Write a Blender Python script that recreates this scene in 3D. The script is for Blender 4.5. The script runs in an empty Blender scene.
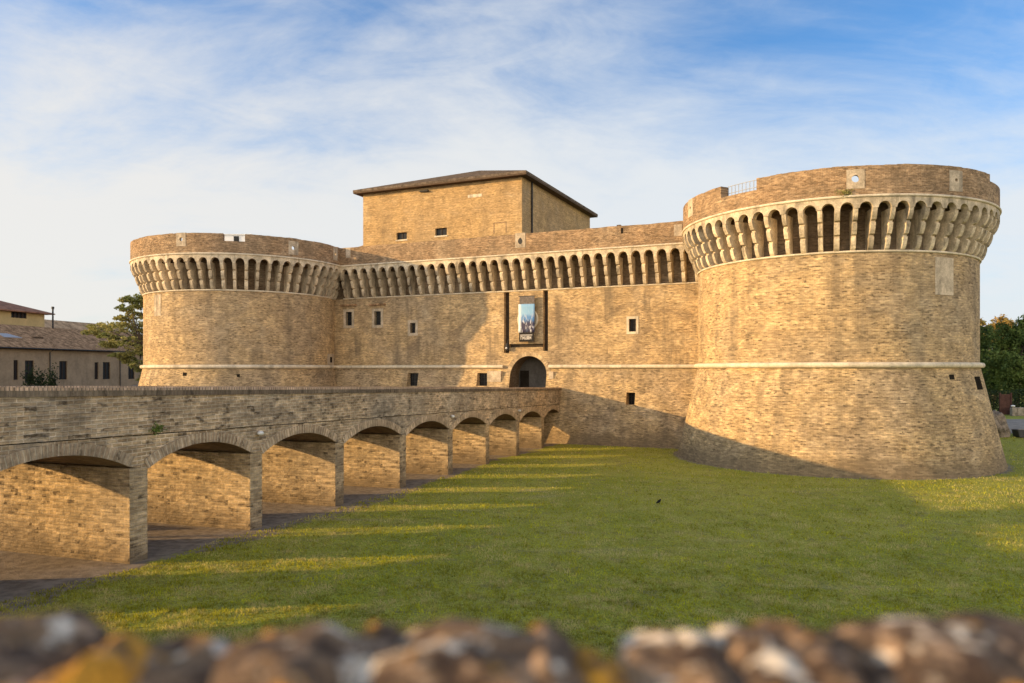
import bpy, math, random
import numpy as np
from mathutils import Vector, noise as mnoise

S = bpy.context.scene
COL = S.collection
rng = np.random.default_rng(7)
random.seed(7)
R = math.radians

# ------------------------------------------------------------------ camera
F, CX, CY = 760.0, 512.0, 370.0          # focal length in pixels, horizon row
cd = bpy.data.cameras.new("camera")
cam = bpy.data.objects.new("camera", cd)
COL.objects.link(cam)
cam.location = (0, 0, 0)
cam.rotation_euler = (R(90), 0, 0)
cd.sensor_width = 36
cd.lens = F / 1024 * 36
cd.shift_y = (CY - 341.5) / 1024
cd.clip_start, cd.clip_end = 0.05, 6000
cd.dof.use_dof = True
cd.dof.focus_distance = 34
cd.dof.aperture_fstop = 1.15
S.camera = cam

# ------------------------------------------------------------------ sun, sky, exposure
SUN_EL, SUN_AZ = R(11.4), R(-97.5)         # azimuth from +Y towards +X
to_sun = Vector((math.sin(SUN_AZ) * math.cos(SUN_EL), math.cos(SUN_AZ) * math.cos(SUN_EL), math.sin(SUN_EL)))
sd = bpy.data.lights.new("sun", 'SUN')
sd.energy = 3.6
sd.color = (1.0, 0.66, 0.30)
sd.angle = R(0.6)
sun = bpy.data.objects.new("sun", sd)
COL.objects.link(sun)
sun.rotation_euler = to_sun.to_track_quat('Z', 'Y').to_euler()
S.view_settings.view_transform = 'Standard'
S.view_settings.look = 'None'
S.view_settings.gamma = 1
S.view_settings.exposure = 0.9
S.cycles.max_bounces = 6
S.cycles.diffuse_bounces = 4

W = bpy.data.worlds.new("World")
S.world = W
W.use_nodes = True


class NT:
    """small node-tree helper"""
    def __init__(s, tree):
        s.t = tree
        tree.nodes.clear()

    def n(s, typ, **kw):
        nd = s.t.nodes.new(typ)
        for k, v in kw.items():
            if k.startswith('i_'):
                nd.inputs[k[2:].replace('_', ' ')].default_value = v
            else:
                setattr(nd, k, v)
        return nd

    def l(s, a, b):
        s.t.links.new(a, b)

    def math(s, op, a, b=None, clamp=False):
        nd = s.n('ShaderNodeMath', operation=op, use_clamp=clamp)
        for i, v in enumerate((a, b)):
            if v is None:
                continue
            if hasattr(v, 'links'):
                s.l(v, nd.inputs[i])
            else:
                nd.inputs[i].default_value = v
        return nd.outputs[0]

    def vmath(s, op, a, b):
        nd = s.n('ShaderNodeVectorMath', operation=op)
        for i, v in enumerate((a, b)):
            if hasattr(v, 'links'):
                s.l(v, nd.inputs[i])
            else:
                nd.inputs[i].default_value = v
        return nd.outputs[0]

    def noise(s, vec, scale=1.0, detail=4, rough=0.55, dist=0.0):
        nd = s.n('ShaderNodeTexNoise')
        s.l(vec, nd.inputs['Vector'])
        nd.inputs['Scale'].default_value = scale
        nd.inputs['Detail'].default_value = detail
        nd.inputs['Roughness'].default_value = rough
        nd.inputs['Distortion'].default_value = dist
        return nd.outputs['Fac']

    def ramp(s, v, a, b, lo=0.0, hi=1.0):
        nd = s.n('ShaderNodeMapRange')
        nd.interpolation_type = 'SMOOTHSTEP'
        s.l(v, nd.inputs[0])
        for i, x in zip((1, 2, 3, 4), (a, b, lo, hi)):
            nd.inputs[i].default_value = x
        return nd.outputs[0]

    def mix(s, fac, a, b, blend='MIX'):
        nd = s.n('ShaderNodeMix', data_type='RGBA', blend_type=blend)
        for i, v in ((0, fac), (6, a), (7, b)):
            if hasattr(v, 'links'):
                s.l(v, nd.inputs[i])
            elif i == 0:
                nd.inputs[0].default_value = v
            else:
                nd.inputs[i].default_value = tuple(v) + (1,) if len(v) == 3 else v
        return nd.outputs[2]

    def gain(s, col, v):
        """colour times a scalar"""
        nd = s.n('ShaderNodeVectorMath', operation='SCALE')
        s.l(col, nd.inputs[0])
        s.l(v, nd.inputs['Scale'])
        return nd.outputs[0]


w = NT(W.node_tree)
sky = w.n('ShaderNodeTexSky', sky_type='NISHITA', sun_disc=False)
sky.sun_elevation = SUN_EL
sky.sun_rotation = SUN_AZ
sky.air_density = 1.0
sky.dust_density = 1.2
sky.ozone_density = 2.0
tc = w.n('ShaderNodeTexCoord')
sp = w.n('ShaderNodeSeparateXYZ')
w.l(tc.outputs['Generated'], sp.inputs[0])
zz = w.math('ADD', w.math('MAXIMUM', sp.outputs[2], 0.0), 0.22)
cb = w.n('ShaderNodeCombineXYZ')
w.l(w.math('DIVIDE', sp.outputs[0], zz), cb.inputs[0])
w.l(w.math('DIVIDE', sp.outputs[1], zz), cb.inputs[1])
mp = w.n('ShaderNodeMapping')
w.l(cb.outputs[0], mp.inputs[0])
mp.inputs['Rotation'].default_value = (0, 0, R(-28))
mp.inputs['Scale'].default_value = (0.75, 1.15, 1)
mp.inputs['Location'].default_value = (0.3, 1.1, 0)
c1 = w.noise(mp.outputs[0], 1.5, 8, 0.60, 0.4)
c2 = w.noise(mp.outputs[0], 0.45, 3, 0.5, 0.2)
c3 = w.noise(mp.outputs[0], 5.0, 6, 0.65, 1.0)
c1 = w.math('ADD', w.math('MULTIPLY', c1, 0.8), w.math('MULTIPLY', c3, 0.2))
cl = w.math('ADD', w.math('MULTIPLY', c1, 0.85), w.math('MULTIPLY', c2, 0.4))
# more blue towards the zenith, veil of cloud lower down
thr = w.ramp(sp.outputs[2], 0.10, 0.47, 0.27, -0.085)
thr = w.math('SUBTRACT', thr, w.math('MULTIPLY', w.math('ABSOLUTE', sp.outputs[0]), 0.12))
cov = w.ramp(w.math('ADD', cl, thr), 0.38, 0.80, 0.0, 0.95)
side = w.ramp(sp.outputs[0], -0.7, 0.5)
ccol = w.mix(side, (5.0, 4.85, 4.6), (4.5, 4.75, 4.95))
# unseen clouds behind the viewer, brightened and warmed as added fill for shaded walls
back = w.ramp(sp.outputs[1], 0.25, -0.55)
ccol = w.mix(back, ccol, (18.0, 15.8, 12.4))
skyc = w.mix(1.0, sky.outputs[0], (0.72, 1.14, 1.56), 'MULTIPLY')
bg = w.n('ShaderNodeBackground')
w.l(w.mix(cov, skyc, ccol), bg.inputs[0])
bg.inputs[1].default_value = 0.095
wo = w.n('ShaderNodeOutputWorld')
w.l(bg.outputs[0], wo.inputs[0])

# ------------------------------------------------------------------ materials
def newmat(name):
    m = bpy.data.materials.new(name)
    m.use_nodes = True
    t = NT(m.node_tree)
    out = t.n('ShaderNodeOutputMaterial')
    bs = t.n('ShaderNodeBsdfPrincipled')
    bs.inputs['Roughness'].default_value = 0.9
    bs.inputs['Specular IOR Level'].default_value = 0.2
    t.l(bs.outputs[0], out.inputs[0])
    return m, t, bs


def scaled(t, vec, sx, sy, sz=1.0):
    return t.vmath('MULTIPLY', vec, (sx, sy, sz))


def brick(name, c1, c2, mortar, bw=0.25, rh=0.078, ms=0.010, grey=(0.32, 0.25, 0.17), greyamt=0.6,
          pale=(0.60, 0.49, 0.33), paleamt=0.3, streak=0.55, blotch=0.36, pits=0.5, bump=0.6, swap=False, seed=0.0, foot=None):
    m, t, bs = newmat(name)
    tc = t.n('ShaderNodeTexCoord')
    uv = tc.outputs['UV']
    geo = t.n('ShaderNodeNewGeometry')
    pos = t.vmath('ADD', geo.outputs['Position'], (seed * 13.1, seed * 7.7, seed * 3.3))
    uvn = t.vmath('ADD', uv, (seed * 5.3, seed * 2.9, seed))
    # wobble the courses a little
    wob = t.n('ShaderNodeTexNoise')
    t.l(uvn, wob.inputs['Vector'])
    wob.inputs['Scale'].default_value = 1.6
    wv = t.vmath('MULTIPLY', t.vmath('SUBTRACT', wob.outputs['Color'], (0.5, 0.5, 0.5)), (0.05, 0.03, 0))
    bv = t.vmath('ADD', uv, wv)
    bt = t.n('ShaderNodeTexBrick')
    bt.offset = 0.5
    bt.squash = 1.0
    t.l(bv, bt.inputs['Vector'])
    bt.inputs['Color1'].default_value = (*c1, 1)
    bt.inputs['Color2'].default_value = (*c2, 1)
    bt.inputs['Mortar'].default_value = (*mortar, 1)
    bt.inputs['Scale'].default_value = 1
    bt.inputs['Mortar Size'].default_value = ms
    bt.inputs['Mortar Smooth'].default_value = 0.4
    bt.inputs['Brick Width'].default_value = bw
    bt.inputs['Row Height'].default_value = rh
    col = bt.outputs['Color']
    # patched areas: greyer weathering, pale lime
    n2 = t.noise(pos, 0.21, 5, 0.6, 0.6)
    col = t.mix(t.ramp(n2, 0.40, 0.68, 0, greyamt), col, grey)
    n6 = t.noise(scaled(t, uvn, 0.33, 0.55), 1.0, 6, 0.65, 0.8)
    col = t.mix(t.ramp(n6, 0.52, 0.72, 0, paleamt), col, pale)
    # every brick its own tone
    sb = t.n('ShaderNodeSeparateXYZ'); t.l(bv, sb.inputs[0])
    row = t.math('FLOOR', t.math('DIVIDE', sb.outputs[1], rh))
    cell = t.math('FLOOR', t.math('ADD', t.math('DIVIDE', sb.outputs[0], bw), t.math('MULTIPLY', t.math('MODULO', row, 2.0), 0.5)))
    cc = t.n('ShaderNodeCombineXYZ'); t.l(cell, cc.inputs[0]); t.l(row, cc.inputs[1])
    wn = t.n('ShaderNodeTexWhiteNoise', noise_dimensions='2D'); t.l(cc.outputs[0], wn.inputs['Vector'])
    rnd = wn.outputs['Value']
    n1 = t.noise(uvn, 1.1, 8, 0.72)
    g1 = t.ramp(n1, 0.30, 0.70, 1 - blotch * .7, 1 + blotch * .7)
    n1b = t.noise(scaled(t, uvn, *((4.2, 9.5) if not swap else (9.5, 4.2))), 1.0, 4, 0.65)
    g1b = t.ramp(n1b, 0.30, 0.70, 1 - blotch * 0.5, 1 + blotch * 0.5)
    g1c = t.ramp(rnd, 0.0, 1.0, 1 - blotch * 0.45, 1 + blotch * 0.45)
    n1d = t.noise(scaled(t, bv, *((0.45, 11.0) if not swap else (11.0, 0.45))), 1.0, 3, 0.6)
    g1c = t.math('MULTIPLY', g1c, t.ramp(n1d, 0.34, 0.66, 0.84, 1.13))
    col = t.gain(col, t.math('MULTIPLY', t.math('MULTIPLY', g1, g1b), g1c))
    # water streaks
    n3 = t.noise(scaled(t, uvn, 0.95, 0.06), 1.0, 5, 0.6)
    n3b = t.noise(pos, 0.33, 3, 0.5)
    g3 = t.math('MULTIPLY', t.ramp(n3, 0.46, 0.66), t.ramp(n3b, 0.36, 0.58))
    col = t.mix(t.math('MULTIPLY', g3, streak), col, (0.16, 0.125, 0.085))
    n7 = t.noise(scaled(t, uvn, 0.28, 0.40), 1.0, 7, 0.7, 1.2)
    col = t.mix(t.ramp(n7, 0.50, 0.70, 0, streak * .9), col, (0.21, 0.15, 0.095))
    # eaten-out bricks
    n5b = t.noise(pos, 0.55, 4, 0.6)
    thr5 = t.ramp(n5b, 0.33, 0.70, 0.975, 0.74)
    sv = t.n('ShaderNodeSeparateColor'); t.l(wn.outputs['Color'], sv.inputs[0])
    g5 = t.math('MULTIPLY', t.math('GREATER_THAN', sv.outputs[1], thr5), t.ramp(n1b, 0.35, 0.52, 1.0, 0.35))
    col = t.mix(t.math('MULTIPLY', g5, pits), col, (0.09, 0.065, 0.042))
    if foot:      # ragged darkening towards the ground
        sz_ = t.n('ShaderNodeSeparateXYZ'); t.l(geo.outputs['Position'], sz_.inputs[0])
        fz_ = t.math('ADD', sz_.outputs[2], t.math('MULTIPLY', t.math('SUBTRACT', n6, 0.5), 2.6))
        col = t.mix(t.ramp(fz_, -4.4, -5.5, 0, foot), col, (0.17, 0.125, 0.075))
    t.l(col, bs.inputs['Base Color'])
    bs.inputs['Roughness'].default_value = 0.92
    fine = t.noise(uvn, 11, 3, 0.6)
    hgt = t.math('ADD', t.math('MULTIPLY', bt.outputs['Fac'], -0.5), t.math('MULTIPLY', fine, 0.35))
    hgt = t.math('ADD', hgt, t.math('MULTIPLY', n1b, 1.1))
    hgt = t.math('SUBTRACT', hgt, t.math('MULTIPLY', g5, 1.0))
    hgt = t.math('ADD', hgt, t.math('MULTIPLY', rnd, 0.5))
    bp = t.n('ShaderNodeBump')
    bp.inputs['Strength'].default_value = bump
    bp.inputs['Distance'].default_value = 0.05
    t.l(hgt, bp.inputs['Height'])
    t.l(bp.outputs[0], bs.inputs['Normal'])
    return m


def plain(name, c, var=0.25, scale=1.5, rough=0.85, spec=0.2, bump=0.2, stain=0.0, metallic=0.0, sz=(1, 1, 1), obj=0.0):
    m, t, bs = newmat(name)
    geo = t.n('ShaderNodeNewGeometry')
    p = scaled(t, geo.outputs['Position'], *sz)
    n1 = t.noise(p, scale, 5, 0.6)
    n2 = t.noise(p, scale * 6, 3, 0.6)
    g = t.math('MULTIPLY', t.ramp(n1, 0.3, 0.7, 1 - var, 1 + var), t.ramp(n2, 0.3, 0.7, 1 - var * 0.6, 1 + var * 0.6))
    if obj:
        oi = t.n('ShaderNodeObjectInfo')
        g = t.math('MULTIPLY', g, t.ramp(oi.outputs['Random'], 0, 1, 1 - obj, 1 + obj * .7))
    base = t.n('ShaderNodeRGB')
    base.outputs[0].default_value = (*c, 1)
    col = base.outputs[0]
    if stain:
        n3 = t.noise(scaled(t, geo.outputs['Position'], 1.4, 1.4, 0.25), 1.0, 4, 0.6)
        col = t.mix(t.ramp(n3, 0.5, 0.7, 0, stain), col, (0.12, 0.10, 0.075))
    t.l(t.gain(col, g), bs.inputs['Base Color'])
    bs.inputs['Roughness'].default_value = rough
    bs.inputs['Specular IOR Level'].default_value = spec
    bs.inputs['Metallic'].default_value = metallic
    if bump:
        bp = t.n('ShaderNodeBump')
        bp.inputs['Strength'].default_value = bump
        bp.inputs['Distance'].default_value = 0.03
        t.l(n2, bp.inputs['Height'])
        t.l(bp.outputs[0], bs.inputs['Normal'])
    return m


def leafmat(name, cols, trans=0.25):
    m, t, bs = newmat(name)
    geo = t.n('ShaderNodeNewGeometry')
    rnd = geo.outputs['Random Per Island']
    n = t.noise(geo.outputs['Position'], 0.45, 3, 0.5)
    c = t.mix(t.ramp(rnd, 0.1, 0.9), cols[0], cols[1])
    c = t.mix(t.ramp(n, 0.42, 0.62), c, cols[2])
    t.l(c, bs.inputs['Base Color'])
    bs.inputs['Roughness'].default_value = 0.75
    tr = t.n('ShaderNodeBsdfTranslucent')
    t.l(c, tr.inputs[0])
    mx = t.n('ShaderNodeMixShader')
    mx.inputs[0].default_value = trans
    out = [x for x in t.t.nodes if x.type == 'OUTPUT_MATERIAL'][0]
    t.l(bs.outputs[0], mx.inputs[1])
    t.l(tr.outputs[0], mx.inputs[2])
    t.l(mx.outputs[0], out.inputs[0])
    return m


TAN1, TAN2, MOR = (0.56, 0.385, 0.19), (0.40, 0.26, 0.125), (0.58, 0.44, 0.26)
M = {}
M['tower'] = brick('tower_brick', TAN1, TAN2, MOR, seed=1, streak=0.50, pits=0.75)
M['scarp'] = brick('scarp_brick', (0.53, 0.365, 0.175), (0.37, 0.24, 0.115), MOR, blotch=0.42, pits=0.8, streak=0.42, seed=2, foot=0.6)
M['parapet'] = brick('parapet_brick', (0.36, 0.23, 0.125), (0.26, 0.16, 0.085), (0.40, 0.29, 0.18), greyamt=0.35, paleamt=0.2,
                     blotch=0.40, streak=0.4, seed=3)
M['curtain'] = brick('curtain_brick', TAN1, TAN2, MOR, seed=4, streak=0.75)
M['keep'] = brick('keep_brick', (0.53, 0.34, 0.15), (0.45, 0.28, 0.12), (0.54, 0.38, 0.19), greyamt=0.3, paleamt=0.25, blotch=0.26,
                  streak=0.3, pits=0.4, seed=5)
M['sooty'] = brick('sooty_brick', (0.15, 0.10, 0.058), (0.10, 0.066, 0.038), (0.16, 0.115, 0.07), paleamt=.1, seed=12)  # brick darkened to paint in the shade of recesses and vault soffits
M['bridge'] = brick('bridge_brick', (0.55, 0.395, 0.235), (0.39, 0.27, 0.15), (0.64, 0.50, 0.34), bw=0.34, rh=0.11, ms=0.022,
                    grey=(0.29, 0.265, 0.22), paleamt=0.35, pits=0.75, blotch=0.42, streak=0.35, bump=1.0, seed=6)
M['pier'] = brick('pier_brick', (0.58, 0.42, 0.23), (0.44, 0.305, 0.155), (0.60, 0.45, 0.28), bw=0.28, rh=0.095, ms=0.016,
                  paleamt=0.25, pits=0.7, blotch=0.35, streak=0.2, bump=1.0, seed=7, foot=0.8)
M['vouss'] = brick('voussoir_brick', (0.58, 0.42, 0.265), (0.35, 0.24, 0.145), (0.66, 0.54, 0.38), bw=0.14, rh=0.50, ms=0.022,
                   paleamt=0.3, pits=0.5, blotch=0.4, bump=1.0, swap=True, seed=8)
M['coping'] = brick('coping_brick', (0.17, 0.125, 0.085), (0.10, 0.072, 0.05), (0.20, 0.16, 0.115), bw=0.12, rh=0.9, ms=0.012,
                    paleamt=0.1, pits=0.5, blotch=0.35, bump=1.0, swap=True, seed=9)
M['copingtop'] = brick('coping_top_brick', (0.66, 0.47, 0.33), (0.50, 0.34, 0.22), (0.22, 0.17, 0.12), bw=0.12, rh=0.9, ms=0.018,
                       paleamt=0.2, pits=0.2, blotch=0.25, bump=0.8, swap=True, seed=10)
M['stone'] = plain('trim_stone', (0.62, 0.53, 0.39), 0.16, 1.2, stain=0.4)
M['corbel'] = plain('corbel_stone', (0.56, 0.46, 0.32), 0.28, 1.6, stain=0.7, bump=0.4, obj=0.22)
M['plaque'] = plain('plaque_stone', (0.47, 0.38, 0.27), 0.25, 2.0, stain=0.55)
M['white_stone'] = plain('white_stone', (0.72, 0.70, 0.66), 0.12, 4.0)
M['dark'] = plain('dark_opening', (0.022, 0.018, 0.014), 0.2, 2, rough=1.0, spec=0.0)
M['glass'] = plain('window_glass', (0.018, 0.018, 0.019), 0.15, 2, rough=0.3, spec=0.15, bump=0)
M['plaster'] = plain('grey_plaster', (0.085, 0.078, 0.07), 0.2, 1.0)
M['soot'] = plain('sooty_shadow_gap', (0.05, 0.036, 0.024), 0.3, 2)  # near-black colour painted in for the shade deep inside the slots
M['iron'] = plain('dark_iron', (0.04, 0.038, 0.036), 0.2, 5, rough=0.6)
M['tile'] = plain('roof_tile_brown', (0.33, 0.205, 0.115), 0.5, 1.6, bump=0.8, rough=1.0, spec=0.0)
M['eave'] = plain('eave_wood', (0.10, 0.065, 0.04), 0.2, 3)
M['tile_dark'] = plain('roof_tile_dark', (0.15, 0.115, 0.085), 0.45, 2.2, bump=0.9, rough=1.0, spec=0.0)
M['tile2'] = plain('roof_tile_pale', (0.42, 0.285, 0.17), 0.35, 0.9, bump=0.8, rough=1.0, spec=0.0)
M['steel'] = plain('pale_steel', (0.36, 0.37, 0.39), 0.1, 5, rough=.4)
M['hwall'] = plain('house_plaster', (0.35, 0.255, 0.155), 0.14, 0.5, stain=0.2)
M['ywall'] = plain('yellow_plaster', (0.58, 0.42, 0.19), 0.08, 0.6)
M['rtile'] = plain('roof_tile_red', (0.27, 0.13, 0.075), 0.3, 1.5, bump=0.6)
M['shutter'] = plain('shutter_wood', (0.05, 0.036, 0.028), 0.2, 5)
M['white'] = plain('white_paint', (0.80, 0.80, 0.79), 0.04, 1.0, bump=0)
M['bark'] = plain('bark', (0.10, 0.075, 0.055), 0.3, 4, bump=0.7)
M['leaf_acacia'] = leafmat('acacia_leaf', ((0.30, 0.28, 0.08), (0.42, 0.37, 0.13), (0.20, 0.22, 0.065)))
M['leaf_dark'] = leafmat('dark_leaf', ((0.10, 0.15, 0.03), (0.16, 0.20, 0.05), (0.065, 0.10, 0.025)), 0.15)
M['leaf_orange'] = leafmat('autumn_leaf', ((0.32, 0.20, 0.05), (0.38, 0.26, 0.08), (0.19, 0.19, 0.05)))
M['leaf_hedge'] = leafmat('hedge_leaf', ((0.022, 0.04, 0.012), (0.04, 0.06, 0.018), (0.018, 0.03, 0.01)), 0.1)
M['rust'] = plain('rust_brown_metal', (0.085, 0.04, 0.03), 0.25, 3)
M['asphalt'] = plain('asphalt', (0.30, 0.265, 0.22), 0.12, 1.2, rough=1.0, spec=0.0)
M['rubble'] = plain('rubble_stone', (0.22, 0.175, 0.135), 0.5, 3.0, bump=1.0)
M['black'] = plain('black_feather', (0.012, 0.012, 0.014), 0.1, 20)
M['trough'] = plain('dark_trough', (0.06, 0.058, 0.056), 0.2, 3, rough=0.5)
M['dry_wall'] = plain('low_wall_stone', (0.30, 0.25, 0.19), 0.35, 2.5, bump=0.8)

# ------------------------------------------------------------------ mesh helpers
ORG = {}


def tag(o, label=None, cat=None, group=None, kind=None):
    if label: o['label'] = label
    if cat: o['category'] = cat
    if group: o['group'] = group
    if kind: o['kind'] = kind
    return o


def thing(name, label, cat, loc=(0, 0, 0), group=None):
    o = bpy.data.objects.new(name, None)
    COL.objects.link(o)
    o.location = loc
    o.empty_display_size = 0.5
    ORG[o.name] = Vector(loc)
    return tag(o, label, cat, group)


class MB:
    def __init__(s):
        s.v, s.f, s.uv = [], [], []

    def poly(s, pts, uv=None):
        b = len(s.v)
        s.v += [tuple(p) for p in pts]
        s.f.append(tuple(range(b, b + len(pts))))
        s.uv.append(uv)

    def box(s, P, a, b):
        """box between corners a and b of the frame function P(x, y, z)"""
        c = [[[P(x, y, z) for z in (a[2], b[2])] for y in (a[1], b[1])] for x in (a[0], b[0])]
        for q in (((0,0,0),(0,1,0),(1,1,0),(1,0,0)), ((0,0,1),(1,0,1),(1,1,1),(0,1,1)), ((0,0,0),(1,0,0),(1,0,1),(0,0,1)),
                  ((1,0,0),(1,1,0),(1,1,1),(1,0,1)), ((1,1,0),(0,1,0),(0,1,1),(1,1,1)), ((0,1,0),(0,0,0),(0,0,1),(0,1,1))):
            s.poly([c[i][j][k] for i, j, k in q])
        return s

    def prism(s, P, prof, y0, y1):
        """profile [(x, z)] extruded in y"""
        s.poly([P(x, y0, z) for x, z in prof])
        s.poly([P(x, y1, z) for x, z in reversed(prof)])
        n = len(prof)
        for i in range(n):
            (xa, za), (xb, zb) = prof[i], prof[(i + 1) % n]
            s.poly([P(xa, y0, za), P(xa, y1, za), P(xb, y1, zb), P(xb, y0, zb)])
        return s

    def tube(s, pts, rad, n=8, cap=True):
        pts = [Vector(p) for p in pts]
        rads = rad if isinstance(rad, (list, tuple)) else [rad] * len(pts)
        rings = []
        for i, p in enumerate(pts):
            d = (pts[min(i + 1, len(pts) - 1)] - pts[max(i - 1, 0)]).normalized()
            u = d.cross(Vector((0, 0, 1)) if abs(d.z) < .9 else Vector((1, 0, 0))).normalized()
            v = u.cross(d)
            rings.append([p + (u * math.cos(k * 2 * math.pi / n) + v * math.sin(k * 2 * math.pi / n)) * rads[i] for k in range(n)])
        for a, b in zip(rings, rings[1:]):
            for k in range(n):
                s.poly([a[k], a[(k + 1) % n], b[(k + 1) % n], b[k]])
        if cap:
            s.poly(rings[0][::-1]); s.poly(rings[-1])
        return s

    def revolve(s, c, prof, a0=0, a1=2 * math.pi, n=160):
        """prof [(r, z)] around centre c"""
        for i in range(n):
            t0, t1 = a0 + (a1 - a0) * i / n, a0 + (a1 - a0) * (i + 1) / n
            for (ra, za), (rb, zb) in zip(prof, prof[1:]):
                s.poly([(c[0] + ra * math.sin(t0), c[1] - ra * math.cos(t0), za), (c[0] + ra * math.sin(t1), c[1] - ra * math.cos(t1), za),
                        (c[0] + rb * math.sin(t1), c[1] - rb * math.cos(t1), zb), (c[0] + rb * math.sin(t0), c[1] - rb * math.cos(t0), zb)])
        return s

    def ball(s, c, r, n=10):
        rx = r if isinstance(r, (list, tuple)) else (r, r, r)
        for i in range(n):
            for j in range(2 * n):
                q = []
                for a, b in ((i, j), (i, j + 1), (i + 1, j + 1), (i + 1, j)):
                    t, p = math.pi * a / n, math.pi * b / n
                    q.append((c[0] + rx[0] * math.sin(t) * math.cos(p), c[1] + rx[1] * math.sin(t) * math.sin(p), c[2] - rx[2] * math.cos(t)))
                s.poly(q)
        return s

    def build(s, name, mat, parent=None, cyl=None, smooth=False, merge=True, bevel=0.0, at=None):
        me = bpy.data.meshes.new(name)
        L = ORG[parent.name] if parent is not None else Vector(at or (0, 0, 0))
        V = [Vector(p) for p in s.v]
        me.from_pydata([tuple(p - L) for p in V], [], s.f)
        uvl = me.uv_layers.new(name='UVMap')
        k = 0
        for fi, f in enumerate(s.f):
            pts = [V[i] for i in f]
            if s.uv[fi] is not None:
                uvs = s.uv[fi]
            elif cyl:
                th = [math.atan2(p.x - cyl[0], -(p.y - cyl[1])) for p in pts]
                if max(th) - min(th) > math.pi:
                    th = [t + 2 * math.pi if t < 0 else t for t in th]
                nz = me.polygons[fi].normal.z
                if abs(nz) > .9:
                    uvs = [(p.x, p.y) for p in pts]
                else:
                    uvs = [(t * cyl[2], p.z + (math.hypot(p.x - cyl[0], p.y - cyl[1]) if abs(nz) > .5 else 0)) for t, p in zip(th, pts)]
            else:
                n = me.polygons[fi].normal
                t = Vector((0, 0, 1)).cross(n)
                t = t.normalized() if t.length > .25 else Vector((1, 0, 0))
                b = n.cross(t)
                uvs = [(p.dot(t), p.dot(b)) for p in pts]
            for u in uvs:
                uvl.data[k].uv = u
                k += 1
        if merge:
            import bmesh
            bm = bmesh.new()
            bm.from_mesh(me)
            bmesh.ops.remove_doubles(bm, verts=bm.verts, dist=0.0004)
            bm.to_mesh(me)
            bm.free()
        me.materials.append(mat)
        if smooth:
            me.polygons.foreach_set('use_smooth', [True] * len(me.polygons))
        o = bpy.data.objects.new(name, me)
        COL.objects.link(o)
        if parent is not None:
            o.parent = parent
            ORG[o.name] = L
        else:
            o.location = L
            ORG[o.name] = L
        if bevel:
            md = o.modifiers.new('bevel', 'BEVEL')
            md.width = bevel
            md.segments = 2
            md.limit_method = 'ANGLE'
        return o


def arrays(name, verts, faces, mat, parent=None, at=(0, 0, 0)):
    """fast mesh from numpy arrays; faces is (m, k)"""
    L = np.array(ORG[parent.name] if parent is not None else at)
    verts = np.asarray(verts, dtype=np.float32) - L.astype(np.float32)
    me = bpy.data.meshes.new(name)
    m, k = faces.shape
    me.vertices.add(len(verts)); me.loops.add(m * k); me.polygons.add(m)
    me.vertices.foreach_set('co', verts.ravel())
    me.loops.foreach_set('vertex_index', faces.astype(np.int32).ravel())
    me.polygons.foreach_set('loop_start', np.arange(0, m * k, k, dtype=np.int32))
    me.update()
    me.materials.append(mat)
    o = bpy.data.objects.new(name, me)
    COL.objects.link(o)
    if parent is not None: o.parent = parent
    else: o.location = at
    return o


XYZ = lambda x, y, z: (x, y, z)


def px(x, y, Y):
    return Vector(((x - CX) / F * Y, Y, (CY - y) / F * Y))

# ------------------------------------------------------------------ plan of the place
DV = Vector((0.9135, -0.4067, 0))        # along the front wall, to the right
NV = Vector((0.4067, 0.9135, 0))         # into the fortress
WP = 58.4                                 # front wall plane
TR, TL = Vector((21.26, 50.83, 0)), Vector((-25.2, 71.5, 0))   # tower centres
RS, RB, RP = 8.55, 9.98, 9.58             # shaft, foot, parapet radii
Z0, ZS, ZR, ZC, ZT = -5.86, 0.28, 6.61, 9.47, 11.18            # foot, string, ring, cornice, top
E = Vector((4.09, 62.1, 0))               # bridge meets the wall (right face)
BC = Vector((-0.3359, -0.9419, 0))        # along the bridge, towards the street
BR = Vector((0.9419, -0.3359, 0))         # out of its right face
KB = 1.0617
BW = 6.0


def sst(x, a, b):
    t = np.clip((x - a) / (b - a), 0, 1)
    return t * t * (3 - 2 * t)


def ground_z(X, Y):
    X, Y = np.asarray(X, float), np.asarray(Y, float)
    s = np.clip((55 - Y) / 35, 0, 1.25) * np.clip((14 - X) / 16, 0, 1)
    z = -5.87 + 0.52 * s
    z = z + 1.25 * sst(Y, 53, 72) * sst(X, 20, 34)
    q = -((X - E.x) * BR.x + (Y - E.y) * BR.y)
    sb = (X - E.x) * BC.x + (Y - E.y) * BC.y
    qb = 45 - 30.5 * sst(sb, 4, 18) + 1.0 * np.sin(sb * .8) + .6 * np.sin(sb * 2.3)
    bank = sst(q, qb, qb + 2.5)
    z = z * (1 - bank) + (-2.6 + .28 * np.sin(X * 2.1 + Y * 1.3) * np.sin(Y * 2.7 - X * .7) + .2 * np.sin(Y * .9)) * bank
    z = np.where(Y < 1.02, -1.6, z)
    return z


def gz(x, y):
    return float(ground_z(x, y))

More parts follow.
